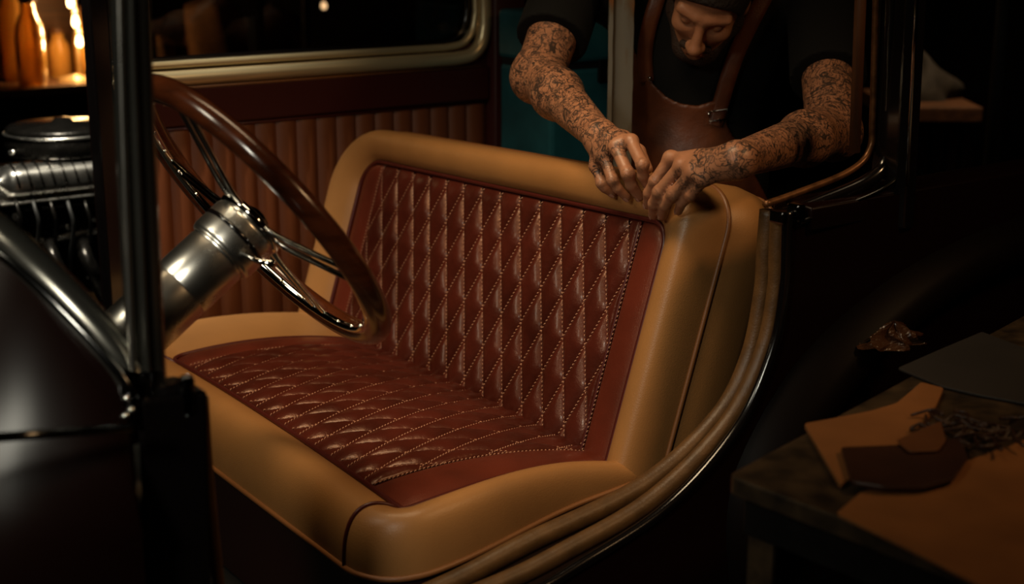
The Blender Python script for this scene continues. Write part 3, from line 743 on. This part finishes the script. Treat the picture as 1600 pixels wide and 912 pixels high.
# t-shirt
M_SHIRT = mat('black_cotton', (.0045, .0042, .004), .9, spec=.2, bump=.25, bscale=900, bump2=.5, b2scale=14)
SH = Field(lo + V(0, .05, .12), hi - V(0, .3, 0), .005)
torso(SH, .014)
for s_, e_, fr0 in ((sR, eR, .70), (sL, eL, .70)):
    h_ = s_ + (e_ - s_) * fr0; SH.cap(s_, h_ + (e_ - s_) * .3, .078, .080, .03, cut=(h_, e_ - s_))
SH.ell(neck + V(0, 0, .02) - FH * .02, (sd, bkw, (0, 0, 1)), (.075, .075, .085), .01, carve=True)
p2, f2 = SH.net(); fmesh('t_shirt', p2, f2, M_SHIRT, man)
# apron bib: leather shell over the chest, with a scooped top edge
M_APRON = mat('apron_leather', (.13, .036, .012), .42, noise=.6, nscale=12, bump=.2, bscale=300, bump2=.5, b2scale=22)
AP = Field(SH.lo, SH.lo + (SH.n - 1) * SH.h, SH.h); AP.a = SH.a.copy()
gx = (np.arange(SH.n[0]) * SH.h + SH.lo[0])[:, None, None]; gy = (np.arange(SH.n[1]) * SH.h + SH.lo[1])[None, :, None]; gz = (np.arange(SH.n[2]) * SH.h + SH.lo[2])[None, None, :]
cx0 = toq(chest)[0]; cyq = toq(chest)[1]
scoop_px = [(985, 60), (1005, 105), (1025, 136), (1048, 158), (1070, 167), (1095, 169), (1120, 160), (1142, 165), (1160, 190)]
sx = [toq(W(*q, 3.24))[0] for q in scoop_px]; szv = [toq(W(*q, 3.24))[2] for q in scoop_px]
ztop = np.interp(gx, sx, szv).astype(np.float32)
shell = np.maximum(np.abs(SH.a - .009) - .0042, (gy - cyq - .02).astype(np.float32) + 0 * SH.a)
shell = np.maximum(shell, (gz - ztop) * .8)
shell = np.maximum(shell, np.maximum(gx - sx[-2], sx[1] - .03 - gx).astype(np.float32) - np.maximum(0, (1.02 - gz)) * .6 + 0 * shell)
AP.a = shell.astype(np.float32)
p3, f3 = AP.net(); apron = fmesh('apron', p3, f3, M_APRON, man)
def strap(name, pts, wd, m=M_APRON):
    c = spline([SH.hit(*q, .012) for q in pts], 26)
    for _ in range(3): c[1:-1] = (c[:-2] + 2 * c[1:-1] + c[2:]) / 4
    t = np.gradient(c, axis=0); P = []
    for i in range(len(c)):
        s_ = unit(np.cross(t[i], -FW)); nn = -FW
        P.append([c[i] + s_ * wd * a + nn * d for a, d in ((-.5, 0), (-.5, .004), (-.2, .0055), (.2, .0055), (.5, .004), (.5, 0))])
    return mesh(name, *grid(np.array(P), False, True), m, man)
strap('apron_strap', [(1010, 128), (1007, 95), (1010, 60), (1020, 20), (1035, -25)], .034)
st = strap('apron_strap', [(1116, 196), (1125, 165), (1138, 120), (1152, 80), (1172, 38), (1196, -8)], .036)
bk_ = SH.hit(1122, 182, .022)
bm = MB(); bm.add(*tube([bk_ + RT * a + UP * c - FW * .004 for a, c in ((-.02, -.012), (.02, -.006), (.02, .016), (-.02, .010))], .0018, 6, True)); bm.build('buckle', M_BLACKCHROME, man)
for q in ((1108, 178), (1124, 188), (1015, 122)):
    mesh('apron_rivet', *lathe([(0, .004), (.003, .0035), (.0045, .001), (.0045, -.003)], SH.hit(*q, .02), -FW, 10, False), M_CHROME, man)
# hair and beard
M_HAIR = mat('dark_hair', (.012, .008, .006), .6, bump2=.8, b2scale=120)
HR = Field(toq(hc) - .15, toq(hc) + .15, .004)
skull(HR, .010); HR.ell(hp_(.075, -.02), (fm, hu, hs), (.075, .085, .085), .01, carve=True)
p4, f4 = HR.net(); fmesh('hair', p4, f4, M_HAIR, man)
BR = Field(toq(hc) - .16, toq(hc) + .16, .003)
for s_ in (-1, 1):
    BR.cap(hp_(.0, -.055, .057 * s_), hp_(.052, -.100, .024 * s_), .0245, .028, .02); BR.cap(hp_(.002, -.02, .070 * s_), hp_(.0, -.06, .058 * s_), .012, .023, .02)
BR.cap(hp_(.062, -.106, -.012), hp_(.062, -.106, .012), .030, .030, .02)
for s_ in (-1, 1): BR.cap(hp_(.096, -.055, .006 * s_), hp_(.083, -.066, .027 * s_), .0095, .009, .01)
p5, f5 = BR.net(); fmesh('beard', p5, f5, mat('beard_hair', (.030, .014, .008), .7, bump2=1, b2scale=260), man)
#@@REST
# ------------------------------------------------------------------ worn steel bar behind the seat
bar = thing('steel_bar', 'upright worn steel bar with chipped rusty top between the arm and apron', 'bar')
mb_ = bpy.data.materials.new('chipped_steel'); mb_.use_nodes = True; nt = mb_.node_tree; N = nt.nodes; L = nt.links; b = N['Principled BSDF']
tc = N.new('ShaderNodeTexCoord'); t1 = N.new('ShaderNodeTexNoise'); t1.inputs['Scale'].default_value = 22; t1.inputs['Detail'].default_value = 8; mp = N.new('ShaderNodeMapping'); mp.inputs['Scale'].default_value = (1, 1, .35); L.new(tc.outputs['Object'], mp.inputs[0]); L.new(mp.outputs[0], t1.inputs[0])
sp = N.new('ShaderNodeSeparateXYZ'); L.new(tc.outputs['Object'], sp.inputs[0])
zr = N.new('ShaderNodeMapRange'); zr.inputs[1].default_value = 1.20; zr.inputs[2].default_value = 1.36; zr.inputs[3].default_value = -.16; zr.inputs[4].default_value = .25; L.new(sp.outputs[2], zr.inputs[0])
ad = N.new('ShaderNodeMath'); L.new(t1.outputs[0], ad.inputs[0]); L.new(zr.outputs[0], ad.inputs[1])
cr = N.new('ShaderNodeValToRGB'); e = cr.color_ramp.elements; e[0].position = .44; e[0].color = (.17, .16, .135, 1); e[1].position = .66; e[1].color = (.20, .075, .022, 1)
x_ = e.new(.56); x_.color = (.14, .10, .06, 1); L.new(ad.outputs[0], cr.inputs[0]); L.new(cr.outputs[0], b.inputs['Base Color']); b.inputs['Roughness'].default_value = .45; b.inputs['Metallic'].default_value = .35
bpn = N.new('ShaderNodeBump'); bpn.inputs['Strength'].default_value = .5; bpn.inputs['Distance'].default_value = .002; L.new(t1.outputs[0], bpn.inputs['Height']); L.new(bpn.outputs[0], b.inputs['Normal'])
bc = W(970, 100, 3.20)
ax3 = np.array([RT, FH, V(0, 0, 1)])
for name, dx, dy, sx_, sy_ in (('web', .004, 0, .046, .010), ('flange', -.0235, -.008, .010, .026)):
    vs, fs = [], []
    P = []
    for z in np.linspace(.32, 1.75, 60):
        j = (rng.random(4) - .5) * .0016
        P.append([V(bc[0], bc[1], z) + RT * (dx + a * sx_ / 2 + j[k]) + FH * (dy + c * sy_ / 2) for k, (a, c) in enumerate(((-1, -1), (1, -1), (1, 1), (-1, 1)))])
    v, f = grid(np.array(P), False, True); f.append((3, 2, 1, 0)); f.append(tuple(59 * 4 + k for k in range(4)))
    mesh(name, v, f, mb_, bar, False, .0015)
mesh('bolt', *lathe([(0, .004), (.003, .004), (.004, 0)], W(955, 44, 3.18), -FH, 8, False), M_IRON, bar)
# ------------------------------------------------------------------ work table with leather offcuts
ZT = .78
tb = thing('work_table', 'worn dark metal-topped work table with leather pieces beside the car', 'table')
M_TT = mat('worn_table_top', (.024, .017, .011), .40, metal=.25, noise=1, nscale=24, color2=(.075, .046, .022), rnoise=.18, bump2=.25, b2scale=30)
T0 = onz(1136, 742, ZT); da = V(math.cos(math.radians(15.5)), math.sin(math.radians(15.5)), 0); db = V(math.cos(math.radians(-84)), math.sin(math.radians(-84)), 0)
ta, tbk = 1.05, .62
c_ = [T0, T0 + db * tbk, T0 + da * ta + db * tbk, T0 + da * ta]
def rounded(poly, r, n=5):
    out = []
    for i in range(len(poly)):
        p, a, b_ = poly[i], poly[i - 1], poly[(i + 1) % len(poly)]; u1 = unit(a - p) * r; u2 = unit(b_ - p) * r
        for k in np.linspace(0, 1, n): out.append((p + u1) * (1 - k) ** 2 + 2 * p * k * (1 - k) + (p + u2) * k ** 2)
    return out
mesh('table_top', *prism([p - V(0, 0, .026) for p in rounded(c_, .018)], .026), M_TT, tb, False, .003)
mesh('apron_rail', *prism([p * .0 + q for p, q in zip(c_, [sum(c_) / 4 + (p - sum(c_) / 4) * .955 - V(0, 0, .085) for p in c_])], .058), M_IRON, tb, False, .003)
cen = sum(c_) / 4
for p in c_:
    q = cen + (p - cen) * .93
    m_ = MB(); s1 = unit(cen - p)
    for aa, bb in ((da, db), (db, da)):
        sg = 1 if (cen - q) @ aa > 0 else -1
        m_.add(*box(q * V(1, 1, 0) + aa * sg * .018 + V(0, 0, (ZT - .03) / 2), (.042, .006, ZT - .03), np.array([aa, np.cross(V(0, 0, 1), aa), V(0, 0, 1)])))
    m_.build('table_leg', M_TT, tb, False)
M_LT = mat('offcut_tan', (.27, .105, .030), .5, noise=.25, nscale=9, bump=.2, bscale=400)
M_LB = mat('offcut_brown', (.040, .014, .006), .42, noise=.4, nscale=9, bump=.2, bscale=400)
M_LG = mat('offcut_charcoal', (.022, .018, .016), .6, noise=.3, nscale=5, bump=.2, bscale=300)
def sheet(name, px, z, th, m, label):
    o = mesh(name, *prism(rounded([onz(*q, z) for q in px], .006, 3), th), m, None, False, .0012); return tag(o, label, 'leather')
zt = ZT + .0008
big_ = sheet('leather_sheet', [(1306, 806), (1345, 772), (1480, 735), (1600, 690), (1760, 700), (1760, 960), (1560, 935), (1420, 862)], zt, .004, M_LT, 'large flat tan leather sheet at the front edge of the work table')
lp = sheet('leather_offcut', [(1256, 668), (1300, 660), (1360, 648), (1400, 636), (1425, 615), (1438, 603), (1474, 612), (1462, 640), (1446, 662), (1420, 690), (1390, 715), (1345, 745), (1312, 764)], zt + .001, .007, M_LT, 'bent L-shaped tan leather offcut lying on the work table')
br = sheet('leather_offcut', [(1313, 704), (1345, 703), (1420, 700), (1500, 690), (1512, 720), (1490, 752), (1440, 766), (1380, 766), (1330, 758)], zt + .011, .006, M_LB, 'dark brown leather offcut lying over the L-shaped tan one')
gr = sheet('leather_sheet', [(1402, 578), (1470, 548), (1534, 521), (1600, 546), (1690, 590), (1640, 640), (1530, 620), (1470, 606)], zt + .0005, .004, M_LG, 'charcoal leather sheet at the back corner of the work table')
sc_ = sheet('leather_offcut', [(1400, 690), (1440, 672), (1470, 660), (1478, 690), (1466, 706), (1420, 708)], zt + .019, .003, mat('offcut_rust', (.13, .045, .013), .5, noise=.3, nscale=9), 'small tan leather scrap resting on the dark brown offcut')
# twisted dark lace trimmings
lc = thing('lace_trimmings', 'tangled heap of dark leather lace trimmings on the table', 'leather')
for k in range(14):
    p0 = onz(1480 + rng.random() * 110, 655 + rng.random() * 50, zt + .012); pts = [p0]
    for j in range(5): pts.append(pts[-1] + V(*(rng.random(2) - .5) * .06, 0))
    pts = [V(p[0], p[1], zt + .012 + .012 * rng.random()) for p in pts]
    mesh('lace', *tube(spline(pts, 20), .0024, 6), M_LB, lc)
# ------------------------------------------------------------------ engine on its stand beyond the far door
en = thing('engine', 'black and chrome car engine on a stand behind the windscreen post', 'engine')
YE = 3.95
M_ENG = mat('oily_black_metal', (.020, .018, .016), .28, metal=.8, noise=.6, nscale=25, rnoise=.12, bump2=.4, b2scale=60)
M_ALU = mat('polished_aluminium', (.68, .66, .62), .28, metal=1, rnoise=.1, nscale=18)
def EP(px, py, y=YE): return ony(px, py, y)
eL_, eR_ = EP(-40, 300), EP(225, 300)
xm = (eL_[0] + eR_[0]) / 2; wx = eR_[0] - eL_[0]
zc_ = EP(100, 275)[2]
tilt = 0.0
def vc(name, z, hgt, y, m, dep, x0=None, x1=None):
    x0 = eL_[0] + .06 if x0 is None else x0; x1 = eR_[0] + .05 if x1 is None else x1
    sec = [(hgt / 2 * math.sin(a) ** 1 if False else hgt / 2 * np.sign(math.sin(a)) * abs(math.sin(a)) ** .7, dep / 2 * np.sign(math.cos(a)) * abs(math.cos(a)) ** .7) for a in np.linspace(0, 2 * math.pi, 20, endpoint=False)]
    P = []
    for s in np.linspace(0, 1, 26):
        e_ = min(1, min(s, 1 - s) / .08); k = math.sqrt(max(.0, 1 - (1 - e_) ** 2)) * .75 + .25 if e_ < 1 else 1
        P.append([V(x0 + (x1 - x0) * s, y + q[1] * k, z + q[0] * k) for q in sec])
    v, f = grid(np.array(P), False, True, flip=True); f.append(tuple(range(20))); f.append(tuple(reversed([25 * 20 + i for i in range(20)])))
    return mesh(name, v, f, m, en)
mesh('block', *box((xm, YE + .30, zc_ - .20), (wx + .1, .38, .34)), M_ENG, en, False, .015)
mesh('cylinder_head', *box((xm + .03, YE + .17, zc_ - .055), (wx + .04, .16, .06)), M_ENG, en, False, .01)
vc('valve_cover', zc_, .085, YE, M_ALU, .12)
nrib = 13
x0v, x1v = eL_[0] + .085, eR_[0] + .03
for i in range(nrib):
    x = x0v + (x1v - x0v) * (i + .5) / nrib
    P = [V(x + .004 * math.sin(a * 2), YE + .0635 * math.cos(a), zc_ + .0465 * math.sin(a)) for a in np.linspace(-.2, math.pi + .2, 14)]
    mesh('cover_rib', *tube(P, .0035, 6, up=(1, 0, 0)), M_ENG, en)
mesh('cover_flange', *box((xm + .04, YE + .02, EP(100, 304)[2]), (wx - .02, .15, .008)), M_ALU, en, False, .003)
zr_ = EP(120, 362)[2]
mesh('exhaust_rail', *tube(spline([EP(30, 340), EP(38, 372), EP(60, 376), EP(130, 364), EP(230, 348)], 24), .009, 10), M_ALU, en)
mesh('fuel_rail', *tube([EP(20, 330, YE - .03), EP(230, 305, YE - .03)], .006, 8), M_ENG, en)
ac = EP(110, 222)
mesh('air_cleaner', *lathe([(.02, -.045), (.15, -.045), (.158, -.035), (.158, .005), (.15, .012), (.155, .016), (.155, .026), (.145, .034), (.03, .040), (.02, .052), (.0, .054)], ac + V(.02, .12, 0), (0, 0, 1), 40), M_ENG, en)
mesh('air_cleaner_band', *tube([ac + V(.02 + .158 * math.cos(a), .12 + .158 * math.sin(a), .014) for a in np.linspace(0, 2 * math.pi, 40, endpoint=False)], .004, 6, True), M_ALU, en)
for k in range(26):
    px, py = rng.random() * 190 + 5, rng.choice([235, 320, 335, 352, 385, 400, 415, 430]) + rng.random() * 8
    p = EP(px, py, YE - .02 + rng.random() * .08); r = .006 + rng.random() * .008
    mesh('bolt', *lathe([(0, .010), (r * .7, .010), (r, .004), (r, -.01)], p, (rng.random() - .5, -1, rng.random() * .8), 8), M_ALU if k % 3 == 0 else M_ENG, en)
for k in range(7):
    px = 20 + k * 27; p = [EP(px, 292, YE + .02), EP(px + 6, 320, YE - .06), EP(px + 14, 352, YE - .07), EP(px + 10, 395, YE - .02), EP(px + 8, 425, YE + .06)]
    mesh('plug_lead', *tube(spline(p, 16), .0055, 6), M_RUBBER if k % 2 else M_ENG, en)
for k in range(4):
    p = [EP(25 + k * 52, 376, YE), EP(30 + k * 52, 400, YE - .06), EP(44 + k * 52, 430, YE - .07), EP(60 + k * 52, 470, YE + .0)]
    mesh('exhaust_pipe', *tube(spline(p, 16), .020, 12), M_ENG, en)
mesh('stand_post', *box((xm, YE + .30, (zc_ - .37) / 2), (.08, .08, zc_ - .37)), M_IRON, en, False, .004)
mesh('stand_base', *box((xm, YE + .25, .03), (.6, .7, .06)), M_IRON, en, False, .01)
# ------------------------------------------------------------------ background: lit shelf with amber jars and a stack of bulbs
YB = 6.1
sz = ony(90, 132, YB)[2]
sx0, sx1 = ony(-60, 130, YB)[0], ony(178, 130, YB)[0]
M_SHELF = mat('old_shelf_wood', (.11, .045, .016), .6, noise=.5, nscale=6, stretch=(1, 8, 8))
sh = thing('wall_shelf', 'wooden wall shelf holding amber jars and glowing bulbs', 'shelf')
mesh('board', *box(((sx0 + sx1) / 2, YB + .18, sz - .02), (sx1 - sx0, .42, .035)), M_SHELF, sh, False, .004)
for x in (sx0 + .1, sx1 - .1): mesh('bracket', *prism([V(x, YB + .40, sz - .04), V(x, YB + .05, sz - .04), V(x, YB + .40, sz - .34)], .03, (1, 0, 0)), M_IRON, sh, False)
mesh('back_board', *box(((sx0 + sx1) / 2, YB + .43, sz + .4), (sx1 - sx0, .02, .9)), M_SHELF, sh, False, .004)
mesh('shelf_upright', *box(((sx0 + sx1) / 2, YB + .47, sz * .5), (.1, .05, sz)), M_IRON, sh, False)
M_AMB = mat('amber_glass', (.75, .42, .10), .15); b = M_AMB.node_tree.nodes['Principled BSDF']; b.inputs['Transmission Weight'].default_value = .55; b.inputs['IOR'].default_value = 1.3
jars = [(32, .085, .44, .25, 'tall amber glass jar at the left end of the lit shelf'), (52, .06, .36, .05, 'slim amber glass bottle between the tall jar and the bulbs'), (150, .085, .30, .22, 'round-shouldered amber glass jar right of the glowing bulbs'), (95, .05, .20, .30, 'squat amber glass jar behind the glowing bulbs'), (168, .05, .16, .04, 'small amber glass pot at the right end of the lit shelf')]
def jar(px, r, h, dy, label):
    c = ony(px, 126, YB + dy); c[2] = sz - .002
    o = thing('glass_jar', label, 'jar'); o['group'] = 'amber jars on the lit shelf'
    mesh('vessel', *lathe([(r * .85, 0), (r, .015), (r, h * .55), (r * .92, h * .68), (r * .55, h * .82), (r * .5, h * .95)], c, (0, 0, 1), 20), M_AMB, o)
    mesh('stopper', *lathe([(r * .56, h * .93), (r * .6, h * .95), (r * .6, h * 1.0), (r * .3, h * 1.04)], c, (0, 0, 1), 16), M_SHELF, o)
for j in jars: jar(*j)
M_BULB = mat('glowing_bulb', (1.0, .66, .30), .3, emit=9)
bl = thing('bulb_stand', 'brass stand of three stacked glowing bulbs on the shelf', 'lamp')
bc0 = ony(118, 126, YB + .10); bc0[2] = sz - .002
mesh('base', *lathe([(.07, 0), (.07, .012), (.03, .022), (.012, .03)], bc0, (0, 0, 1), 20), M_GOLD, bl)
mesh('stem', *tube([bc0 + V(.03, .03, .02), bc0 + V(.03, .03, .50)], .007, 8), M_GOLD, bl)
for k, (px, py) in enumerate(((124, 66), (118, 35), (110, 4))):
    p = ony(px, py, YB + .10)
    mesh('bulb', *lathe([(.0, -.02), (.009, -.018), (.014, -.008), (.014, .004), (.011, .018), (.008, .030)], p, (0, 0, 1), 16, False), M_BULB, bl)
    mesh('socket', *lathe([(.010, .028), (.012, .034), (.012, .055), (.004, .06)], p, (0, 0, 1), 12), M_GOLD, bl)
    mesh('arm', *tube([p + V(0, 0, .055), bc0 * V(1, 1, 0) + V(.03, .03, p[2] + .06)], .004, 6), M_GOLD, bl)
    l = bpy.data.lights.new('bulb_light', 'POINT'); l.energy = 2.2; l.color = (1, .55, .2); l.shadow_soft_size = .03
    lo_ = bpy.data.objects.new('bulb_light', l); col.objects.link(lo_); lo_.location = p + V(0, -.05, -.01); lo_.parent = bl
# storage behind the far window: rack with wrapped bundles, hanging straps
rk = thing('storage_rack', 'dim steel storage rack seen through the far door window', 'rack')
x0, x1 = ony(225, 60, YB)[0], ony(480, 60, YB)[0]
zs = ony(330, 102, YB)[2]
mesh('rack_shelf', *box(((x0 + x1) / 2, YB + .2, zs - .02), (x1 - x0, .5, .03)), M_SHELF, rk, False, .003)
mesh('rack_shelf', *box(((x0 + x1) / 2, YB + .2, zs + .62), (x1 - x0, .5, .03)), M_SHELF, rk, False, .003)
for x in (x0 + .02, x1 - .02):
    for y in (YB - .03, YB + .43): mesh('rack_post', *box((x, y, (zs + .9) / 2), (.035, .035, zs + .9)), M_IRON, rk, False, .003)
M_CLOTH = mat('brown_canvas', (.13, .055, .02), .85, noise=.6, nscale=10, bump2=.8, b2scale=16)
for k, (px, wd, hh, lab) in enumerate(((250, .07, .13, 'small brown canvas bundle at the left of the storage rack'), (335, .15, .30, 'large folded brown canvas tarp on the storage rack'), (445, .11, .22, 'tied brown canvas sack at the right of the storage rack'))):
    c = ony(px, 95, YB + .18); c[2] = zs - .004
    P = []
    for i, t in enumerate(np.linspace(0, 1, 14)):
        rr = (1 - .25 * t) * (1 if t < .9 else (.6 if t < .97 else .1)); P.append([c + V(wd * rr * math.cos(a) * (1 + .10 * math.sin(3 * a + k + 4 * t)), wd * .8 * rr * math.sin(a) * (1 + .1 * math.cos(5 * a + 3 * t)), hh * t) for a in np.linspace(0, 2 * math.pi, 28, endpoint=False)])
    v, f = grid(np.array(P), False, True); f.append(tuple(reversed(range(28)))); f.append(tuple(13 * 28 + i for i in range(28)))
    tag(mesh('canvas_bundle', v, f, M_CLOTH), lab, 'bundle', 'canvas bundles on the storage rack')
hk = thing('hanging_straps', 'tan leather straps hanging from a wall hook beyond the far window', 'strap')
for k, pts in enumerate((((637, -40), (645, 12), (660, 30), (668, 20)), ((650, -40), (655, 8), (668, 34), (682, 46)), ((690, -40), (684, 15), (674, 38), (678, 47)))):
    mesh('strap', *sweep(spline([ony(*q, YB + .6) for q in pts], 20), [(-.002, -.018), (.002, -.018), (.002, .018), (-.002, .018)], (0, 1, 0)), M_LT, hk)
mesh('hook_rail', *box(ony(665, -46, YB + .62), (.4, .04, .05)), M_IRON, hk, False, .003)
mesh('rail_plate', *box(ony(665, -46, YB + .78), (.3, .34, .03)), M_IRON, hk, False)
pl = thing('pendant_lamp', 'small bare pendant bulb glowing beyond the far window', 'lamp')
p = ony(506, 9, 6.4); mesh('bulb', *lathe([(.0, -.018), (.010, -.015), (.015, -.004), (.012, .010), (.006, .018)], p, (0, 0, 1), 12, False), mat('dim_bulb', (1, .6, .3), .3, emit=2.0), pl)
mesh('cord', *tube([p + V(0, 0, .016), V(p[0], p[1], 3.25)], .004, 6), M_RUBBER, pl)
pl2 = thing('glass_float', 'small clear glass globe glinting beside the hanging straps', 'globe')
p = ony(695, 44, YB + .5); mesh('globe', *lathe([(.0, -.03), (.018, -.024), (.028, -.008), (.028, .008), (.018, .024), (.006, .03)], p, (0, 0, 1), 16, False), mat('pale_glass', (.7, .62, .5), .1), pl2)
mesh('cord', *tube([p + V(0, 0, .028), V(p[0], p[1], 3.25)], .003, 6), M_RUBBER, pl2)
# teal cabinet behind the man
tc_ = thing('metal_case', 'tall teal painted metal case standing behind the bent arm', 'case')
M_TEAL = mat('teal_paint', (.020, .125, .150), .42, noise=.5, nscale=6, bump2=.2, b2scale=12)
c0 = ony(868, 150, 3.08); c1 = ony(975, 150, 3.08); cw = c1[0] - c0[0]; xm_ = (c0[0] + c1[0]) / 2
mesh('body', *box((xm_, 3.22, .70), (cw, .24, .76)), M_TEAL, tc_, False, .012)
mesh('lid', *box((xm_, 3.22, 1.16), (cw + .006, .25, .13)), M_TEAL, tc_, False, .012)
mesh('lid_gap', *box((xm_, 3.22, 1.088), (cw - .01, .23, .024)), M_RUBBER, tc_, False)
mesh('latch', *box((xm_ + .05, 3.092, 1.07), (.03, .012, .06)), M_IRON, tc_, False, .003)
mesh('handle', *tube(spline([(xm_ - .06, 3.22, 1.22), (xm_ - .05, 3.22, 1.25), (xm_ + .05, 3.22, 1.25), (xm_ + .06, 3.22, 1.22)], 14), .007, 8), M_IRON, tc_)
# right-hand background: rail, red boards, pole, plastic sheet
rb = thing('wall_bench', 'old wooden bench with dark red front boards in the right background', 'bench')
XR = 4.6
p0, p1 = onx(1392, 160, XR), onx(1532, 172, XR); dr = unit((p1 - p0) * V(1, 1, 0)); 
p0 = W(1392, 172, 5.4); p1 = W(1532, 184, 5.4); dr = unit((p1 - p0) * V(1, 1, 0)); dp = np.cross(V(0, 0, 1), dr)
ln = np.linalg.norm((p1 - p0)[:2]); mid = (p0 + p1) / 2
AXB = np.array([dr, dp, V(0, 0, 1)])
mesh('bench_top', *box(mid + dp * .25, (ln, .55, .055), AXB), M_SHELF, rb, False, .005)
M_REDB = mat('dark_red_paint', (.045, .006, .004), .6, noise=.4, nscale=5)
nb = 6
for k in range(nb):
    mesh('front_board', *box(p0 + dr * ln * ((k + .5) / nb) + dp * .05 + V(0, 0, -.03 - mid[2] / 2 + .0) * 1 + V(0, 0, (mid[2] - p0[2])), (ln / nb - .012, .025, mid[2] - .06), AXB), M_REDB, rb, False, .003)
mesh('back_frame', *box(mid + dp * .3 - V(0, 0, mid[2] / 2 + .02), (ln - .02, .4, mid[2] - .07), AXB), M_IRON, rb, False)
rgs = tag(None or mesh('rag_heap', *grid(np.array([[mid + dr * (.14 * (1 + .3 * math.sin(3 * a + 5 * t)) * math.cos(a) * (1 - t ** 2)) + dp * (.25 + .12 * math.sin(a) * (1 - t ** 2)) + V(0, 0, .027 + .16 * t * (1 + .15 * math.sin(4 * a))) for a in np.linspace(0, 2 * math.pi, 24, endpoint=False)] for t in np.linspace(0, 1, 10)]), False, True), mat('grey_rag', (.035, .03, .024), .8, noise=.6, nscale=14, bump2=.9, b2scale=18)), 'heap of grey rags on the bench in the right background', 'rags')
po = thing('steel_pole', 'thin grey steel pole at the far right of the workshop', 'pole')
pb = W(1548, 250, 4.6)
mesh('shaft', *tube([V(pb[0], pb[1], .012), V(pb[0], pb[1], 3.24)], .022, 14), mat('grey_paint', (.05, .05, .045), .5), po)
mesh('foot_plate', *lathe([(.09, 0), (.09, .012), (.025, .016)], (pb[0], pb[1], 0), (0, 0, 1), 20), M_IRON, po)
cw_ = ony(1395, 540, 1.64); cw_[2] = .772
P = []
for i_, t in enumerate(np.linspace(0, 1, 12)):
    P.append([cw_ + V(.06 * math.cos(a) * (1 - t ** 2) * (1 + .3 * math.sin(5 * a + 9 * t)), .035 * math.sin(a) * (1 - t ** 2) * (1 + .3 * math.cos(7 * a)), +.03 * t * (1 + .4 * math.sin(6 * a + 3 * t)) - .01) for a in np.linspace(0, 2 * math.pi, 40, endpoint=False)])
tag(mesh('crumpled_wrapper', *grid(np.array(P), False, True), mat('coppery_plastic', (.04, .015, .006), .25, bump2=1, b2scale=45), None, False), 'crumpled coppery plastic wrapper lying on the dark rear fender behind the table', 'wrapper')
